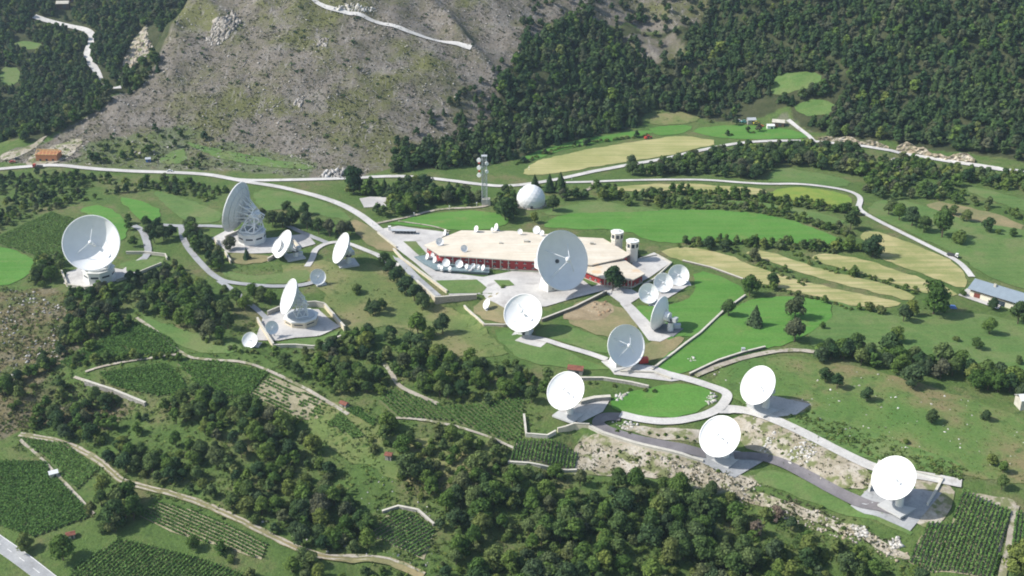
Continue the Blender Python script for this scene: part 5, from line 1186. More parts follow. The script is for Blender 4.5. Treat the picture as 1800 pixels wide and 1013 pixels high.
def hedge(px, wpx, sp, prob, mixk, hr, label, group):
    P = np.array(px, float); q = densify(P, 1.5, False); t = np.gradient(q, axis=0); t /= np.linalg.norm(t, axis=1, keepdims=True); nn = np.stack([-t[:,1], t[:,0]], 1)
    W_ = G(q); step = np.r_[0, np.cumsum(np.hypot(*np.diff(W_[:, :2], axis=0).T))]
    n = int(step[-1]/sp)+1; idx = np.searchsorted(step, np.linspace(0, step[-1], n)).clip(0, len(q)-1)
    for i in idx:
        for lane in (-.5, .5) if wpx > 9 else (0,):
            if rng.uniform() > prob: continue
            p = q[i]+nn[i]*lane*wpx*0.6+rng.normal(size=2)*wpx*0.12; w = G([p])[0]; kk = rng.choice(list(mixk), p=np.array(list(mixk.values()))/sum(mixk.values()))
            h = rng.uniform(*hr)*(0.45 if kk == 's' else 1); ALL.append((w[0]+rng.normal()*0.5, w[1]+rng.normal()*0.5, h, 1.0, kk, label, group, False, False))
def tree_at(x, y, wpx, kind, label, group=None, hf=None):
    w = G([(x, y)])[0]; wd = wpx/ppm(w); h = wd*(hf or {'b': 1.15, 'd': 1.2, 'c': 1.55, 's': 0.75}[kind]); ALL.append((w[0], w[1], h, wd, kind, label, group, True, False))
LB = {'b': 0.82, 'c': 0.70, 's': 1.3, 'd': 0.82}

# woods and scrub
FORE = dict(b=.54, s=.20, d=.26)
scatter([(30,765),(100,735),(170,690),(260,718),(330,690),(400,708),(520,738),(560,790),(600,850),(645,900),(650,985),(570,975),(470,935),(380,885),(300,862),(240,850),(190,815),(150,790)], 5.6, .82, FORE, (5, 10.5), 'green tree in the dense wood above the two-track dirt road', 'trees above the dirt road')
scatter([(480,655),(560,618),(640,590),(700,598),(800,638),(920,640),(1000,640),(960,690),(930,722),(830,712),(750,703),(700,690),(650,700),(600,700),(540,680)], 5.5, .84, dict(b=.52, d=.26, s=.22), (5, 10.5), 'green tree in the wood between the vineyards and the white dishes', 'trees below the blank white dish')
scatter([(765,1020),(755,950),(780,890),(830,830),(880,812),(930,832),(1040,838),(1110,840),(1200,842),(1290,872),(1390,895),(1470,935),(1590,990),(1640,1030),(1650,1060),(760,1060)], 5.8, .70, dict(b=.45, d=.22, s=.33), (5, 11.5), 'green tree in the wood below the rubble slope', 'trees below the rubble slope')
scatter([(640,775),(700,745),(780,745),(860,765),(890,800),(850,840),(790,890),(740,890),(700,850),(650,830)], 6.2, .75, dict(b=.45, s=.55), (5, 9), 'light green tree or bush in the overgrown clearing around the red-roofed hut', 'growth around the red-roofed hut')
scatter([(110,522),(190,508),(240,490),(300,470),(335,490),(370,530),(395,560),(410,585),(340,580),(240,552),(185,588),(105,640),(60,660),(30,690),(0,700),(60,650),(120,590)], 5.4, .88, dict(b=.45, d=.38, s=.17), (6, 10), 'green tree in the wood below the big west dish', 'trees below the big west dish')
scatter([(-40,690),(60,650),(100,645),(130,668),(250,715),(170,690),(90,735),(20,765),(-40,770)], 7.0, .75, dict(b=.4, s=.6), (5, 9), 'green bush or tree on the rough slope west of the vineyards', 'growth west of the vineyards')
scatter([(165,872),(210,848),(255,866),(250,905),(225,935),(185,955),(160,908)], 6.0, .9, dict(b=.75, s=.25), (7, 11), 'green tree in the clump between the lower-left vineyards', 'trees between the lower-left vineyards')
scatter([(250,940),(300,942),(400,978),(460,992),(560,990),(640,992),(700,1005),(720,1040),(470,1040),(400,1000),(330,965)], 6.2, .8, dict(b=.55, s=.45), (5, 8.5), 'green tree between the dirt road and the bottom vineyard', 'trees below the dirt road')
scatter([(-20,312),(100,307),(200,314),(330,322),(400,334),(395,362),(340,350),(270,335),(205,343),(140,358),(60,378),(-20,420)], 4.8, .88, dict(b=.26, d=.22, s=.52), (3.6, 7.5), 'green tree or bush in the scrub between main road and the west fields', 'scrub below the main road')
scatter([(222,392),(262,398),(248,440),(228,440)], 6, .8, dict(b=.7, s=.3), (6, 9), 'bushy tree beside the lane to the big west dish', 'trees beside the west lane')
scatter([(45,505),(70,455),(118,445),(135,470),(108,490),(70,512)], 6, .8, dict(b=.7, s=.3), (6, 9), 'green tree below the dark plot left of the big west dish', 'trees left of the big west dish')
scatter([(330,395),(350,400),(395,478),(380,490),(350,462),(330,430)], 5.0, .97, dict(d=.7, b=.3), (8, 11), 'dark tree in the belt beside the grey-backed dish terrace', 'belt beside the grey-backed dish')
scatter([(600,345),(640,322),(720,322),(760,335),(840,345),(845,362),(770,368),(720,382),(665,388),(655,372),(700,362),(640,345)], 6.0, .92, dict(b=.45, d=.4, c=.15), (8, 11.5), 'tree in the grove between upper road and station forecourt', 'grove at the station forecourt')
scatter([(860,388),(870,360),(900,340),(910,372),(915,388)], 5.5, .9, dict(b=.6, d=.4), (7, 10), 'dark tree in the thicket left of the faceted dome', 'thicket left of the dome')
scatter([(985,352),(1040,340),(1100,330),(1160,326),(1172,345),(1160,368),(1100,360),(1040,350),(1000,358)], 6.4, .85, dict(b=.6, d=.25, s=.15), (6, 10), 'tree in the thicket along the north edge of the bright meadow', 'thicket north of the bright meadow')
scatter([(1055,318),(1100,298),(1200,283),(1265,270),(1330,258),(1430,258),(1500,270),(1540,290),(1520,312),(1450,300),(1372,292),(1342,314),(1312,322),(1240,308),(1150,312)], 6.0, .97, dict(d=.62, b=.38), (8, 11.5), 'dark tree in the belt below the north road', 'belt below the north road')
scatter([(1505,322),(1545,285),(1640,290),(1720,305),(1860,320),(1860,358),(1720,326),(1690,322),(1660,350),(1600,350),(1530,355)], 6.3, .9, dict(b=.6, d=.2, s=.2), (6, 10), 'green tree in the scrubby northeast slope under the rock cut', 'trees on the northeast slope')
scatter([(1660,338),(1700,345),(1790,368),(1860,398),(1860,415),(1790,388),(1700,362),(1640,352)], 6.3, .8, dict(b=.6, s=.4), (5, 8), 'green tree bordering the dry patch in the northeast', 'trees by the dry patch')
scatter([(925,70),(985,42),(1040,32),(1080,60),(1100,95),(1190,112),(1200,60),(1245,28),(1262,-80),(2100,-80),(2100,300),(1800,285),(1725,270),(1600,256),(1480,242),(1428,228),(1385,190),(1260,212),(1140,192),(1118,224),(1000,248),(925,275),(850,292),(690,304),(690,288),(815,250),(875,165)], 6.4, .97, dict(c=.34, d=.54, b=.12), (6, 13), 'x', 'x', far=True, fields=True)
scatter([(-200,-60),(350,-60),(325,10),(300,60),(275,40),(262,40),(225,118),(290,115),(205,172),(95,235),(50,250),(-200,255)], 6.6, .95, dict(c=.15, d=.65, b=.2), (6, 11), 'x', 'x', far=True)
scatter([(690,285),(700,235),(760,205),(890,110),(880,200),(815,250)], 7.0, .45, dict(d=.8, c=.2), (6, 9), 'x', 'x', far=True, check=False)
scatter([(900,120),(930,0),(1020,-20),(1240,-20),(1235,30),(1190,60),(1200,110),(1100,95),(1080,60),(1000,60),(940,90)], 8.0, .42, dict(d=.7, s=.3), (6, 9), 'x', 'x', far=True, check=False)
scatter([(120,285),(200,240),(330,225),(400,265),(560,300),(400,300),(150,288)], 6.5, .5, dict(d=.25, s=.75), (5, 8), 'dark bush on the foot of the burnt hillside', 'bushes at the foot of the burnt hillside', check=True)
# hedges
HS = dict(s=.62, b=.38); HG = 'hedge bushes between the fields'
hedge([(1165,346),(1200,339),(1270,347),(1340,352),(1400,360),(1450,367),(1505,374)], 11, 2.7, .95, HS, (5, 8), 'bush of the upper hedge north of the bright meadow', 'upper meadow hedge')
hedge([(1160,362),(1200,361),(1290,365),(1340,371),(1390,381),(1430,393),(1470,407),(1500,418)], 12, 2.6, 1.0, dict(s=.75, b=.25), (5, 7.5), 'bush of the hedge curving round the bright meadow', 'curving meadow hedge')
hedge([(1195,432),(1245,428),(1275,432),(1310,432),(1360,434),(1400,435),(1440,440),(1500,438),(1540,448)], 10, 2.9, .9, HS, (5, 7.5), 'bush of the hedge between bright meadow and stubble', 'hedge below the bright meadow')
hedge([(1285,442),(1320,456),(1345,469),(1390,490),(1425,502)], 10, 3.4, .75, dict(s=.9, b=.1), (4, 6), 'bush on the strip between two stubble fields', 'strip between the stubble')
hedge([(1390,442),(1410,456),(1440,466),(1480,478),(1560,496),(1612,516)], 10, 3.4, .75, dict(s=.85, b=.15), (4, 6), 'bush on the strip in the eastern stubble', 'strip in the eastern stubble')
hedge([(1340,505),(1390,517),(1440,530),(1500,545),(1540,550)], 9, 3.4, .7, dict(s=.95, b=.05), (4, 6), 'bush along the lower edge of the stubble', 'lower stubble edge')
hedge([(910,290),(980,264),(1050,250),(1135,240)], 8, 3.0, .9, dict(s=.7, d=.3), (4.5, 7), 'bush of the hedge between green strip and mown field under the forest', 'hedge under the forest')
hedge([(1215,222),(1265,212),(1340,232),(1260,242)], 5, 5, .6, dict(s=.6, d=.4), (5, 8), 'bush by the small fields under the junk yard', 'bushes under the junk yard')
hedge([(120,648),(160,640),(210,634),(270,630),(318,634)], 7, 2.8, .95, dict(s=.5, b=.5), (4, 6.5), 'bush in the hedge between the two western vineyards', 'hedge between the western vineyards')
hedge([(130,640),(180,605),(235,570)], 7, 3.0, .9, dict(s=.4, b=.6), (4, 7), 'bush on the upper edge of the western vineyard', 'upper edge of the western vineyard')
hedge([(340,592),(390,610),(440,622),(500,624),(560,622),(600,600)], 8, 3.4, .8, dict(s=.7, b=.3), (4, 6), 'bush outside the walls of the southwest compound', 'bushes outside the southwest compound')
hedge([(1405,715),(1440,745),(1480,765),(1540,790),(1610,815),(1690,840)], 12, 4.2, .55, dict(s=1), (3.0, 4.5), 'low bush along the gravel road to the easternmost dish', 'bushes along the gravel road')
hedge([(1090,760),(1160,765),(1220,775)], 5, 4, .6, dict(s=1), (3, 4.5), 'low bush on the strip beside the asphalt road', 'bushes beside the asphalt road')
hedge([(1020,790),(1100,800),(1180,815),(1260,838)], 22, 4.5, .4, dict(s=1), (2.6, 4.5), 'low bush on the rubble slope', 'bushes on the rubble slope')
hedge([(1340,870),(1400,885),(1480,915),(1560,955)], 22, 4.5, .5, dict(s=1), (2.6, 4.5), 'low bush under the grassy bank of the asphalt road', 'bushes under the grassy bank')
hedge([(1310,755),(1360,780),(1400,800),(1450,825)], 26, 5, .4, dict(s=1), (2.6, 4.0), 'low bush on the sandy bank between the two roads', 'bushes on the sandy bank')
hedge([(1020,672),(1060,676),(1110,684),(1150,690)], 9, 4, .7, dict(s=1), (3, 5), 'low bush on the stony bank above the oval lawn', 'bushes above the oval lawn')
hedge([(880,500),(885,505)], 4, 3, .9, dict(s=1), (4, 6), 'small bush on the paving corner before the red wall', 'bushes on the paving')
hedge([(1440,630),(1500,634),(1560,642),(1620,656),(1700,673),(1795,693)], 16, 5.2, .8, dict(b=.6, d=.4), (7, 11), 'green tree filling the long tree line below the east lawn', 'long tree line')
# single trees one can point at
for x, y, w, k, lab in (
 (1318,520,34,'b','yellow-green bushy tree at the corner where field wall and stubble meet'), (1357,506,24,'d','round dark tree at the lower edge of the striped stubble'),
 (1402,521,15,'s','small round bush east of the round dark stubble-edge tree'), (1280,556,27,'d','round dark tree beside the field wall on the lawn'),
 (1327,573,26,'c','pointed conifer standing alone on the bright lawn'), (1397,560,34,'d','tall dark tree, upper of two standing close on the lawn'),
 (1396,601,38,'d','broad dark tree, lower of two standing close by the wall'), (1445,578,12,'b','tiny orchard tree alone on the middle lawn'),
 (1640,552,54,'b','biggest round tree on the lawn below the stubble, near the farmhouse'), (1604,556,26,'b','small tree hugging the biggest round tree'),
 (1588,566,28,'d','dark leaning tree at the bottom corner of the stubble'), (1548,552,20,'s','dense bush, right of a pair on the stubble edge'), (1528,548,24,'s','dense bush, left of a pair on the stubble edge'),
 (1078,512,40,'d','round olive-dark tree against the red office wing'), (1656,418,46,'b','large leafy tree midway along the narrow road hedge'),
 (1562,378,26,'b','first tree at the upper end of the narrow road hedge'), (1580,388,28,'b','second tree in the narrow road hedge'), (1602,398,30,'d','dark third tree in the narrow road hedge'),
 (1624,408,26,'b','tree just before the large leafy one in the narrow road hedge'), (1684,428,26,'s','bush ending the narrow road hedge'),
 (1660,374,12,'b','smallest orchard tree on the slope under the dry patch'), (1676,378,16,'b','second little orchard tree under the dry patch'), (1698,390,20,'b','third orchard tree under the dry patch'),
 (1736,407,22,'d','dark orchard tree near the east edge under the dry patch'), (1780,416,14,'b','single small tree at the far east under the dry patch'), (1753,412,12,'s','bush beside the dark orchard tree'),
 (1495,404,30,'d','dark tree closing the east tip of the bright meadow'), (1492,440,26,'b','tree below the east tip of the bright meadow'), (1533,452,34,'d','round dark bush-like tree at the head of the eastern stubble'),
 (1500,486,22,'s','round bush in the middle of the eastern stubble'), (1245,438,20,'d','small dark tree west on the hedge below the bright meadow'), (1273,442,18,'d','second small dark tree on the hedge below the bright meadow'), (1325,460,22,'b','ragged tree between two stubble fields'),
 (1455,627,30,'d','dark tree, west end of the long tree line below the lawn'), (1478,630,34,'b','second tree of the long tree line below the lawn'), (1502,626,38,'b','third tree of the long tree line below the lawn'), (1528,632,28,'b','fourth tree of the long tree line below the lawn'),
 (1562,632,44,'d','large dark tree of the long tree line, before the pale stony bank'), (1576,602,26,'b','tree standing behind the long tree line'), (1606,642,32,'b','yellow-green rounded tree of the long tree line'),
 (1628,652,24,'d','dark slim tree right of the yellow-green one'), (1654,648,44,'b','large tree in the middle of the long tree line'), (1684,652,34,'b','tree right of the large middle one of the tree line'), (1703,662,28,'d','dark tree in the eastern tree line'),
 (1732,668,34,'b','broad tree in the eastern tree line'), (1754,672,32,'d','dark broad tree in the eastern tree line'), (1780,684,38,'b','last tree of the long line before the small building'), (1604,680,38,'d','grey-green tree standing forward of the long tree line'),
 (1470,684,26,'d','dark round bush-tree, right of a pair on the rough slope'), (1450,672,24,'d','dark round bush-tree, left of a pair on the rough slope'), (1523,706,24,'d','dark round tree alone on the rough slope'),
 (1738,588,28,'b','brownish orchard tree below the farmhouse'), (1716,614,20,'b','thin orchard tree on the east lawn'), (1680,600,13,'s','tiny dark bush on the east lawn'), (1790,640,14,'b','small thin tree at the east edge of the lawn'), (1788,570,36,'d','dark tree below the farmhouse outbuilding'), (1745,545,20,'d','tree in front of the farmhouse garage'), (1692,520,14,'s','bush left of the farmhouse'),
 (1637,744,22,'d','dark round tree alone on the reddish slope'), (1732,740,18,'d','small dark tree alone on the east slope'), (1592,780,12,'s','small bush above the easternmost dish'), (1742,818,20,'b','grey tree, left of a pair above the crop field'), (1763,832,22,'b','grey tree, right of a pair above the crop field'),
 (621,338,40,'d','tall dark tree standing at the roadside before the burnt hill'), (985,338,24,'c','dark conifer right of the dome, farther of two'), (966,338,22,'c','dark conifer right behind the dome'), (940,330,16,'c','small conifer peeping from behind the dome'),
 (972,372,26,'d','dark bush-tree beside the dome pad'), (888,388,36,'d','dark round tree in front of the mast'), (1105,362,18,'s','dark bush on the bright meadow edge'), (940,392,18,'b','small tree between dome and roof dishes'),
 (660,554,24,'d','dark tree of a small cluster on the open meadow'), (650,546,16,'c','pointed tree of a small cluster on the open meadow'), (671,545,20,'b','light tree of a small cluster on the open meadow'), (628,516,20,'s','low bush alone on the open meadow'),
 (735,590,38,'b','round tree, left of a pair above the woods'), (778,586,32,'d','dark tree, right of a pair above the woods'), (756,594,26,'s','bush between the pair of trees above the woods'),
 (434,456,14,'c','tiny clipped conifer on the dry lawn by the grey-backed dish'), (405,440,22,'d','tree at the wall end by the grey-backed dish'),
 (715,795,0,'b',''), (722,846,48,'d','big dark tree beside the red-roofed hut'), (682,760,34,'b','tree on the path at the broad vineyard corner'), (1117,452,16,'c','little umbrella-shaped tree in the paved yard by the towers'),
 (112,985,46,'b','large tree beside the bottom-left road'), (45,968,30,'b','tree between the bottom-left road and the vineyard'), (205,925,44,'d','big dark tree at the corner of three lower-left vineyards'), (1792,1010,60,'b','big tree in the bottom-right corner by the crop field'),
 (1330,945,30,'x','bare reddish tree in the bottom wood'), (1365,920,34,'x','bare pinkish tree in the bottom wood near the grassy bank'), (1760,860,26,'b','tree at the upper edge of the crop field'), (1230,905,42,'b','large tree at the top of the bottom wood')):
    if w: tree_at(x, y, w, k if k != 'x' else 'x', lab) if k != 'x' else ALL.append((*G([(x, y)])[0][:2], 9.0, 8.0, 'x', lab, None, True, False))
for grp, lab, k, pts in (
 ('dark trees beside the west lane', 'dark tree in the group where the west lanes part', 'd', [(272,428,22),(288,424,24),(262,414,18),(302,418,20),(278,404,18),(258,402,20)]),
 ('trees behind the grey-backed dish', 'dark tree in the row behind the grey-backed dish', 'd', [(462,388,20),(480,398,24),(497,402,26),(515,398,28),(540,404,28),(560,412,26),(580,416,28),(602,418,26),(614,412,20),(536,378,20),(505,374,18)]),
 ('row of round trees along the driveway wall', 'round tree in the row against the beige driveway wall', 'd', [(676,466,20),(686,482,24),(698,498,26),(714,516,28),(728,530,27),(744,544,26),(735,522,20)]),
 ('trees behind the southwest compound', 'green tree on the grass between lane and southwest compound', 'b', [(400,545,22),(416,536,28),(432,544,24),(447,526,26),(462,530,26),(476,534,24),(340,575,38),(332,556,30),(370,596,32),(386,600,26),(356,566,26),(396,520,18)]),
 ):
    for x, y, w in pts: tree_at(x, y, w, k, lab, grp)

# sort by size in the picture, the largest 300 of each kind become objects, the others one 'stuff' mass per kind
recs = []
for X, Y, h, wd, k, lab, grp, solo, far in ALL:
    z = float(gz(X, Y)); pp = ppm((X, Y, z)); px, py = topx(X, Y, z); vis = -40 < px < 1840 and -40 < py < 1090
    if not vis: 
        if far or not (-250 < px < 2050 and -200 < py < 1180): continue
    recs.append((h*pp*(3 if solo else 1)*(1 if vis else 0.01), X, Y, z, h, wd, k, lab, grp, solo, far, vis))
recs.sort(key=lambda q: -q[0])
cnt = {}; solo_l = []; rest = {}
for q in recs:
    k = q[6]; kk = 'b' if k == 'x' else k
    if not q[10] and q[11] and cnt.get(kk, 0) < 295: cnt[kk] = cnt.get(kk, 0)+1; solo_l.append(q)
    else: rest.setdefault(('far' if q[10] else 'near', kk), []).append(q)
LABN = {'s': 'bush', 'd': 'dark tree', 'c': 'conifer', 'b': 'tree'}
def fixlabel(lab, k):
    lab = lab.replace('tree or bush', 'tree').replace('bush or tree', 'tree')
    if k == 's' and 'tree' in lab.split(' in ')[0] and 'bush' not in lab: lab = lab.replace('tree', 'bush', 1)
    if k != 's' and ' bush' in ' '+lab and 'tree' not in lab and 'of the' in lab: lab = lab.replace('bush', 'small tree', 1)
    elif k != 's' and 'bush' in lab.split(' ')[:3] and 'tree' not in lab: lab = lab.replace('bush', 'tree', 1)
    if k == 'c': lab = lab.replace('dark tree', 'dark conifer', 1).replace('green tree', 'conifer', 1); lab = lab if 'conifer' in lab else lab.replace('tree', 'conifer', 1)
    if k == 'b': lab = lab.replace('dark tree', 'green tree', 1)
    if k == 'd' and 'dark' not in lab: lab = 'dark ' + lab.replace('green ', '', 1)
    return ' '.join(lab.split()[:16])
def plant(q):
    _, X, Y, z, h, wd, k, lab, grp, solo, far, vis = q
    if not solo: lab = fixlabel(lab, k); grp = grp+(', '+{'s': 'bushes', 'd': 'dark trees', 'b': 'trees', 'c': 'conifers'}[k] if grp else '')
    i = int(rng.integers(0, 1000)); rz = rng.uniform(0, 6.28)
    kk = 'b' if k in 'xd' else k
    if solo: sxy = wd/(LB.get(k, .8))
    else: sxy = h*rng.uniform(0.9, 1.18)
    if k == 's':
        o = bpy.data.objects.new('bush', HIM['s'][i % len(HIM['s'])]); COL.objects.link(o); o.location = (X, Y, z-0.1); o.rotation_euler = (0, 0, rz); o.scale = (sxy, sxy, h*1.25)
        return tag(o, lab, 'bush', grp)
    nm, cat = TN['b' if k == 'x' else k]
    r = bpy.data.objects.new(nm, None); COL.objects.link(r); r.location = (X, Y, z-0.15); r.rotation_euler = (0, 0, rz); r.scale = (sxy, sxy, h); tag(r, lab, cat, grp)
    cm = BAREM if k == 'x' else DARKB if k == 'd' else HIM[kk]
    c = bpy.data.objects.new('crown', cm[i % len(cm)]); COL.objects.link(c); c.parent = r
    t = bpy.data.objects.new('trunk', TRK[kk][i % len(TRK[kk])]); COL.objects.link(t); t.parent = r
for q in solo_l: plant(q)
def mass(name, qs, mat, kk, lab, cat):
    Vs, Fs, As, Ts = [], [], [], []; off = 0
    for q in qs:
        _, X, Y, z, h, wd, k, *_r = q
        V, F, A = LO[kk][int(rng.integers(0, len(LO[kk])))]; a = rng.uniform(0, 6.28); c, s = math.cos(a), math.sin(a); w = h*rng.uniform(.92, 1.2)
        P = np.stack([(V[:,0]*c-V[:,1]*s)*w+X, (V[:,0]*s+V[:,1]*c)*w+Y, V[:,2]*h+z-0.2], 1)
        Vs.append(P); Fs.append(F+off); As.append(A); Ts.append(np.full(len(V), rng.uniform(0, 1))); off += len(V)
    o = bpy.data.objects.new(name, leafmesh(name, np.concatenate(Vs), np.concatenate(Fs), np.concatenate(As), mat, np.concatenate(Ts))); COL.objects.link(o)
    tag(o, lab, cat, kind='stuff')
STUFFN = {('far','c'): ('conifer_forest', 'dark conifers of the forest on the hillside behind the station', 'forest'), ('far','d'): ('forest', 'dark broadleaf forest covering the hillsides behind the station', 'forest'), ('far','s'): ('hillside_undergrowth', 'low bushes on the bare hillside edge', 'undergrowth'), ('far','b'): ('forest', 'broadleaf forest on the hillsides', 'forest'),
  ('near','b'): ('woods', 'smaller green trees filling the woods around the station', 'woods'), ('near','d'): ('dark_woods', 'smaller dark trees filling the woods around the station', 'woods'), ('near','s'): ('undergrowth', 'small bushes filling woods and hedges', 'undergrowth'), ('near','c'): ('conifer_woods', 'small conifers among the station trees', 'woods')}
for (zn, k), qs in rest.items():
    nm, lab, cat = STUFFN[(zn, k)]
    mass(nm, qs, {'b': M_broad, 'd': M_darkl, 'c': M_darkl, 's': M_bush if zn == 'near' else M_hillb}[k], 's' if k == 's' else 'c' if k == 'c' else 'b', lab, cat)

# ------------------------------------------------------------------ low growth, vines, stones
def tufts(name, px, n, size, mat, lab, hmul=0.9, avoid=True, k=7):
    P = np.array(px, float); lo, hi = P.min(0), P.max(0); p = rng.uniform(lo, hi, (n*3, 2)); p = p[inpoly(p[:,0], p[:,1], P)]
    p = p[rng.uniform(size=len(p)) < 0.25+1.0*(vnoise(p[:,0]/40, p[:,1]/22, 81)+0.5)][:n]
    if avoid: p = p[~blocked(p[:,0], p[:,1], 3.0, 1.0)]
    W3 = G(p); r = rng.uniform(size[0], size[1], len(W3))
    C = np.repeat(W3, k, 0)+rng.normal(size=(len(W3)*k, 3))*np.repeat(r, k)[:, None]*np.array([.42, .42, .16])+np.array([0, 0, 1])*np.repeat(r*0.38*hmul, k)[:, None]
    V, F, A = quads(rng, C, rdirs(rng, len(C))*0.9+np.array([-0.1, 0, 0.7]), np.repeat(r*0.33, k))
    o = bpy.data.objects.new(name, leafmesh(name, V, F, A, mat, np.repeat(rng.uniform(0, 1, len(W3)), 4*k))); COL.objects.link(o); tag(o, lab, 'undergrowth', kind='stuff')
tufts('hillside_scrub', BURNT_PX, 9000, (0.4, 1.5), M_hillb, 'dry tufts and scrub over the burnt hillside', avoid=False)
tufts('hillside_bushes', BURNT_PX, 300, (0.9, 2.6), M_darkl, 'scattered dark green bushes on the burnt hillside', avoid=False, hmul=1.2, k=14)
tufts('rough_growth', [(0,560),(200,500),(620,600),(900,640),(960,740),(900,820),(1300,880),(1600,990),(1650,1013),(700,1013),(200,850),(0,780)], 7000, (0.5, 1.8), M_bush, 'low green growth between the trees of the lower slope')
tufts('west_rough_growth', [(-20,500),(120,515),(190,560),(100,650),(220,730),(-20,770)], 1500, (0.4, 1.5), M_hillb, 'dry tufts on the stony slope under the big west dish')
tufts('east_rough_growth', [(1240,655),(1350,625),(1500,645),(1700,700),(1820,745),(1820,850),(1690,842),(1440,770),(1300,712)], 1500, (0.3, 1.0), M_bush, 'weeds and tufts on the rough eastern slope', hmul=0.6, avoid=False)
tufts('road_bank_growth', [(1380,725),(1480,745),(1560,770),(1700,825),(1690,845),(1560,815),(1440,770)], 700, (0.6, 1.6), M_bush, 'dense weeds beside the gravel road', avoid=False)
tufts('meadow_growth', [(380,470),(640,450),(720,500),(800,545),(880,600),(900,640),(700,600),(560,600),(400,500)], 900, (0.3, 1.1), M_bush, 'weeds on the meadow inside the station', hmul=0.6)
tufts('sand_growth', [(1290,722),(1400,755),(1480,802),(1535,835),(1525,868),(1440,848),(1330,798)], 260, (0.4, 1.3), M_hillb, 'dry scrub on the sandy bank between the two roads', avoid=False)
tufts('bank_growth', [(1010,775),(1110,790),(1230,815),(1340,850),(1560,950),(1600,990),(1450,930),(1290,880),(1200,842),(1015,832)], 2000, (0.4, 1.3), M_hillb, 'dry tufts on the rubble bank under the asphalt road', avoid=False)
def stones(name, px, n, size, mat, lab, avoid=False, world=None, crag=False):
    if world is None:
        P = np.array(px, float); lo, hi = P.min(0), P.max(0); p = rng.uniform(lo, hi, (n*4, 2)); p = p[inpoly(p[:,0], p[:,1], P)]
        p = p[rng.uniform(size=len(p)) < 0.1+1.3*np.clip(vnoise(p[:,0]/34, p[:,1]/20, 91)+0.45, 0, 1)**1.6][:n]
        if avoid: p = p[~blocked(p[:,0], p[:,1], 3.0, 0.0)]
        W3 = G(p)
    else: W3 = world
    m = len(W3); r = size[0]+(size[1]-size[0])*rng.uniform(0, 1, m)**3
    base = BALL_V[None]*(1+0.28*rng.normal(size=(m, len(BALL_V), 1)))*np.stack([r*rng.uniform(.8, 1.5, m), r*rng.uniform(.8, 1.4, m), r*rng.uniform(.5, .9, m)], 1)[:, None, :]
    if crag:
        q = np.sign(BALL_V)*np.abs(BALL_V)**0.6; a = rng.uniform(-.5, .5, m); c, sn = np.cos(a)[:, None], np.sin(a)[:, None]
        base = q[None]*(1+0.38*rng.normal(size=(m, len(BALL_V), 1)))*np.stack([r*rng.uniform(.5, 1.0, m), r*rng.uniform(.4, .8, m), r*rng.uniform(.6, 1.5, m)], 1)[:, None, :]
        base = np.stack([base[..., 0]*c-base[..., 1]*sn+base[..., 2]*0.25, base[..., 0]*sn+base[..., 1]*c+base[..., 2]*0.3, base[..., 2]], 2)-np.array([0, 0, 1])*(r*0.25)[:, None, None]
    V = (base+W3[:, None, :]+np.array([0, 0, 0.1])).reshape(-1, 3); F = (BALL_F[None]+(np.arange(m)*len(BALL_V))[:, None, None]).reshape(-1, 4)
    o = bpy.data.objects.new(name, leafmesh(name, V, F, np.repeat(rng.uniform(0, 1, m), len(BALL_V)), mat)); COL.objects.link(o); return o
def rockmat(name, cols):
    m, nt, b = _mat(name); a = N(nt, 'ShaderNodeAttribute'); a.attribute_name = 'leafvar'
    c = ramp(nt, a.outputs['Fac'], [((i+.5)/len(cols), c) for i, c in enumerate(cols)]); c = mix(nt, 1.0, c, ramp(nt, noise_fac(nt, 1.1, 4, .7), [(.25, (.75,)*3), (.75, (1.2,)*3)]), 'MULTIPLY')
    nt.links.new(c, b.inputs['Base Color']); b.inputs['Roughness'].default_value = .95; b.inputs['Specular IOR Level'].default_value = .1; return m
M_rockg = rockmat('grey_rock', [(.26, .245, .225), (.36, .34, .32), (.46, .44, .42), (.55, .53, .50)])
M_rockh = rockmat('hill_rock', [(.22, .20, .175), (.30, .275, .24), (.38, .35, .31), (.48, .45, .41)])
M_rockw = rockmat('white_rock', [(.36, .34, .30), (.48, .455, .415), (.58, .56, .52)])
M_rockc = rockmat('cream_rock', [(.36, .30, .215), (.44, .38, .29), (.50, .45, .38), (.33, .305, .27)])
tag(stones('hillside_rubble', BURNT_PX, 4200, (0.12, 1.0), M_rockh, ''), 'pale stones scattered over the burnt hillside', 'rubble', kind='stuff')
tag(stones('slope_rubble', [(-20,505),(120,520),(160,570),(90,640),(-20,700)], 500, (0.15, 0.9), M_rockg, ''), 'pale stones on the slope under the big west dish', 'rubble', kind='stuff')
tag(stones('bank_rubble', [(1012,778),(1110,790),(1230,818),(1340,855),(1300,870),(1200,838),(1060,834)], 1400, (0.12, 0.7), M_rockc, ''), 'cream rubble on the bank under the asphalt road', 'rubble', kind='stuff')
tag(stones('lower_bank_rubble', [(1290,860),(1420,890),(1520,930),(1612,980),(1580,990),(1470,945),(1300,885)], 800, (0.12, 0.8), M_rockc, ''), 'cream rubble along the foot of the grassy bank', 'rubble', kind='stuff')
tag(stones('lawn_rubble', [(1230,650),(1500,645),(1700,700),(1800,745),(1800,830),(1440,765),(1300,700)], 220, (0.15, 0.7), M_rockw, ''), 'loose white stones on the rough eastern slope', 'rubble', kind='stuff')
tag(stones('sand_bank_rubble', [(1290,722),(1400,755),(1480,802),(1535,835),(1525,868),(1440,848),(1330,798)], 350, (0.12, 0.6), M_rockc, ''), 'rubble on the sandy bank between the two roads', 'rubble', kind='stuff')
tag(stones('wood_rubble', [(620,860),(690,830),(760,900),(770,1000),(640,985),(560,970),(380,880),(560,930)], 220, (0.15, 0.7), M_rockg, '', avoid=True), 'grey stones in the wood beside the dirt road', 'rubble', kind='stuff')
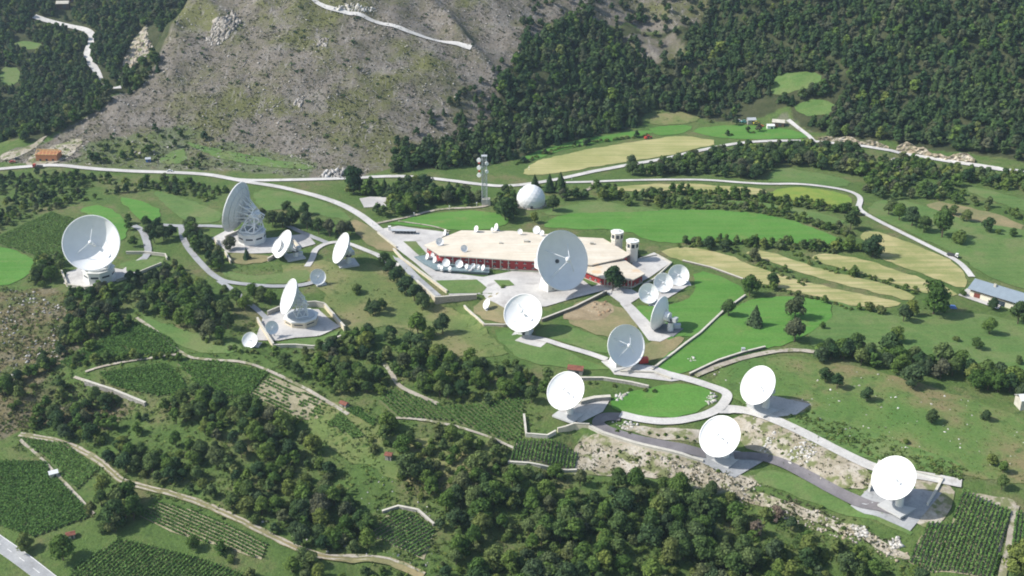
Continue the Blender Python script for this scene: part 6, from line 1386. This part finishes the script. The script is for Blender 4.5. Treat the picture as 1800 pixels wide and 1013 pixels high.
def pile(name, label, px, n, size, mat, cat='rock pile'):
    P = np.array(px, float); lo, hi = P.min(0), P.max(0); p = rng.uniform(lo, hi, (n*4, 2)); p = p[inpoly(p[:,0], p[:,1], P)][:n]; W3 = G(p); o = stones(name, None, n, size, mat, '', world=W3, crag=name == 'rock_outcrop'); tag(o, label, cat)
pile('rock_pile', 'white boulder chute on the sandy bank, broader one', [(1372,812),(1400,780),(1432,772),(1440,790),(1412,820)], 180, (0.25, 1.0), M_rockw)
pile('rock_pile', 'white boulder chute on the sandy bank, narrower one', [(1336,792),(1356,762),(1366,760),(1350,796)], 90, (0.25, 1.0), M_rockw)
pile('rock_pile', 'white boulder heap at the inner bend of the gravel road', [(1240,705),(1244,694),(1258,690),(1258,706),(1246,712)], 45, (0.4, 1.2), M_rockw)
pile('rock_pile', 'white boulder bank inside the hairpin of the asphalt road', [(1076,742),(1100,740),(1140,752),(1135,764),(1095,756)], 70, (0.3, 1.1), M_rockw)
pile('rock_pile', 'white boulder heap above the oval lawn', [(1078,700),(1090,692),(1106,688),(1104,696),(1084,706)], 35, (0.4, 1.2), M_rockw)
pile('rock_pile', 'white boulder heap below the grassy bank, west one', [(1495,922),(1520,925),(1530,945),(1505,945)], 120, (0.25, 1.0), M_rockw)
pile('rock_pile', 'white boulder heap below the grassy bank, east one', [(1560,948),(1580,945),(1588,962),(1565,966)], 90, (0.25, 1.0), M_rockw)
pile('rock_pile', 'small stone heap on the lawn beside the dark field wall', [(1208,630),(1216,626),(1226,634),(1212,638)], 14, (0.4, 0.9), M_rockw)
pile('rock_outcrop', 'pale grey crag high on the burnt hillside, western one', [(362,75),(375,40),(405,25),(425,35),(400,70),(370,85)], 360, (0.55, 2.7), M_rockh, 'rock outcrop')
pile('rock_outcrop', 'pale crag under the mountain track', [(578,22),(600,8),(660,14),(662,24),(610,20)], 90, (0.6, 2.6), M_rockw, 'rock outcrop')
pile('rock_outcrop', 'grey crag at the road edge below the burnt hillside', [(556,312),(575,300),(605,298),(600,314)], 80, (0.7, 2.4), M_rockg, 'rock outcrop')
pile('rock_outcrop', 'pale crag in the middle of the burnt hillside', [(555,82),(560,70),(578,66),(575,84)], 90, (0.5, 1.8), M_rockh, 'rock outcrop')
pile('rock_outcrop', 'small grey crag low on the burnt hillside', [(515,185),(520,175),(535,170),(530,188)], 70, (0.5, 1.8), M_rockh, 'rock outcrop')
pile('rock_outcrop', 'broken pale crag above the road in the northwest valley', [(215,115),(240,70),(258,45),(264,75),(270,90),(235,120)], 300, (0.6, 2.4), M_rockc, 'rock outcrop')
pile('rock_outcrop', 'grey crag among trees under the north road', [(1560,300),(1570,280),(1590,285),(1580,310)], 40, (0.6, 2.6), M_rockg, 'rock outcrop')
pile('spoil_heap', 'brown heap of earth and stones inside the walled plot', [(1030,545),(1045,530),(1068,530),(1072,548),(1050,558)], 90, (0.3, 1.3), rockmat('earth_clods', [(.24, .16, .09), (.34, .25, .16), (.45, .37, .27), (.30, .20, .12)]), 'spoil heap')
def rockface(label, px, hs, mat, seed):
    q = densify(G(px)[:, :2], 2.0, False); n = len(q); H = np.interp(np.linspace(0, 1, n), np.linspace(0, 1, len(hs)), hs); T = np.gradient(q, axis=0); T /= np.linalg.norm(T, axis=1, keepdims=True); Nn = np.stack([-T[:,1], T[:,0]], 1)
    r = np.random.default_rng(seed); rows = 8; vs = []; fs = []
    for j in range(rows):
        t = j/(rows-1); back = t*H*0.55+r.normal(size=n)*0.8*(0 < j); zz = np.minimum.reduce([gz(q[:,0], q[:,1])])-0.6+t*(H+1.0)*(1 if j < rows-1 else 1)+r.normal(size=n)*0.6*(0 < j < rows-1)
        Q = q+Nn*back[:, None]; zz = np.maximum(zz, gz(Q[:,0], Q[:,1])-0.5 if j == rows-1 else zz); vs += list(zip(Q[:,0], Q[:,1], zz))
    for j in range(rows):
        t = (j+1)/rows; Q = q+Nn*(H*0.75+0.5+t*5)[:, None]; zz = gz(Q[:,0], Q[:,1])-0.4*t*2+(1-t)*np.maximum(0, np.array([v[2] for v in vs[(rows-1)*n:rows*n]])-gz(Q[:,0], Q[:,1])); vs += list(zip(Q[:,0], Q[:,1], zz))
    for j in range(2*rows-1):
        for i in range(n-1): fs.append((j*n+i, j*n+i+1, (j+1)*n+i+1, (j+1)*n+i))
    root = MB(); root.add(vs, fs); o = root.build('rock_cutting', mat); tag(o, label, 'rock face', kind='thing')
M_cut = ground('rock_cut', [(0, (0.30, 0.25, 0.17)), (0.5, (0.44, 0.37, 0.27)), (1, (0.56, 0.51, 0.43))], 0.18, 0.4, speck=(0.3, 0.5, 0.62, (0.22, 0.21, 0.13)), bump=1.0)
rockface('cream rock cutting west of the gap above the north road', [(1438,246),(1470,249),(1500,253),(1530,258),(1562,262)], [1, 3, 2.5, 5, 2, 4.5, 3.5, 1], M_cut, 1)
rockface('cream rock cutting east of the gap above the north road', [(1575,266),(1600,271),(1640,278),(1690,286),(1712,289)], [3, 9, 5, 6, 2.5, 3.5, 2, 6, 7, 3], M_cut, 2)
def logs():
    P = np.array(BURNT_PX, float); p = rng.uniform(P.min(0), P.max(0), (8000, 2)); p = p[inpoly(p[:,0], p[:,1], P)][:2400]; W3 = G(p); m = MB()
    for w in W3:
        a = R(rng.normal(-20, 45)); L = rng.uniform(1.5, 6.5); d = np.array([math.cos(a), math.sin(a)])*L/2
        A = Vector((w[0]-d[0], w[1]-d[1], float(gz(w[0]-d[0], w[1]-d[1]))+.25)); B = Vector((w[0]+d[0], w[1]+d[1], float(gz(w[0]+d[0], w[1]+d[1]))+.35)); m.tube(A, B, rng.uniform(.1, .24), .07, 4)
    p = rng.uniform(P.min(0), P.max(0), (2600, 2)); p = p[inpoly(p[:,0], p[:,1], P)][:700]
    for w in G(p):
        h = rng.uniform(1.5, 5); m.tube(w, (w[0]+rng.normal()*.4, w[1]+rng.normal()*.4, w[2]+h), .13, .05, 4)
    o = m.build('deadwood_debris', paint('dead_wood', (0.36, 0.335, 0.31), 0.95, 0.25, 1.0)); tag(o, 'grey dead trunks lying and standing on the burnt hillside', 'debris', kind='stuff')
logs()
def vineyard(px, dirp, sp, hh, soil, lab):
    Pw = G(px)[:, :2]; sheet('vineyard_ground', px, soil, off=0.24, smooth=0, jit=0.3)
    a, b = G([dirp[0], dirp[1]])[:, :2]; d = (b-a)/np.linalg.norm(b-a); nn = np.array([-d[1], d[0]]); s = Pw @ nn; t = Pw @ d
    rows = []
    for v in np.arange(s.min()+sp*0.6, s.max(), sp):
        tt = np.arange(t.min(), t.max(), 0.30); q = tt[:, None]*d+v*nn; k = inpoly(q[:,0], q[:,1], Pw); q = q[k]
        if len(q) > 5: rows += [g for g in np.split(q, np.where(np.linalg.norm(np.diff(q, axis=0), axis=1) > 0.5)[0]+1) if len(g) > 8]
    if lab and len(rows) > 95: lab = None
    out = []
    for q in rows:
        n = len(q); rep = 4; C = np.repeat(q, rep, 0); C = C+rng.normal(size=C.shape)*(0.17 if lab else 0.30); z = gz(C[:,0], C[:,1]); keep = (vnoise(C[:,0]/2.2, C[:,1]/2.2, 95) > (-0.9 if lab else -0.42 if soil is M_vsoil else -0.08)); C, z = C[keep], z[keep]
        if len(C) < 6: continue
        zz = z+0.25+rng.uniform(.25, 1.0, len(C))*hh*0.85
        V, F, A = quads(rng, np.column_stack([C, zz]), rdirs(rng, len(C))*.75+np.array([-.15, 0, .9]), np.full(len(C), .40)); out.append((V, F, A))
    if lab:
        for V, F, A in out:
            o = bpy.data.objects.new('vine_row' if 'vines' in lab else 'crop_row', leafmesh('vine_row', V, F, A, M_vine)); COL.objects.link(o); tag(o, lab, 'vine row' if 'vines' in lab else 'crop row', lab.replace('row of ', 'rows of ').replace('crop row', 'crop rows'))
    else:
        off = np.cumsum([0]+[len(v) for v, _, _ in out])[:-1]; V = np.concatenate([o[0] for o in out]); F = np.concatenate([o[1]+k for o, k in zip(out, off)]); A = np.concatenate([o[2] for o in out])
        o = bpy.data.objects.new('vineyard_foliage', leafmesh('vineyard_foliage', V, F, A, M_vine)); COL.objects.link(o); tag(o, 'dense green vine leaves covering a plot', 'vines', kind='stuff')
for v in VINES: vineyard(*v)

# ------------------------------------------------------------------ air
def haze():
    m = bpy.data.materials.new('haze'); m.use_nodes = True; nt = m.node_tree; nt.nodes.remove(nt.nodes['Principled BSDF'])
    v = nt.nodes.new('ShaderNodeVolumePrincipled'); v.inputs['Color'].default_value = (0.62, 0.80, 1.0, 1); v.inputs['Density'].default_value = 0.00006; v.inputs['Anisotropy'].default_value = 0.2
    nt.links.new(v.outputs[0], nt.nodes['Material Output'].inputs['Volume'])
    zt = float(max(GZ.max()+25, 330)); zb = float(GZ.min()-1); x0, x1, y0, y1 = GX[0]-5, GX[-1]+5, GY[0]-5, GY[-1]+5
    b = MB(); b.box(((x0+x1)/2, (y0+y1)/2, (zt+zb)/2), (x1-x0, y1-y0, zt-zb)); o = b.build('haze', m); tag(o, 'thin bluish air over the valley', 'haze', kind='stuff')
haze()
#@@NEXT
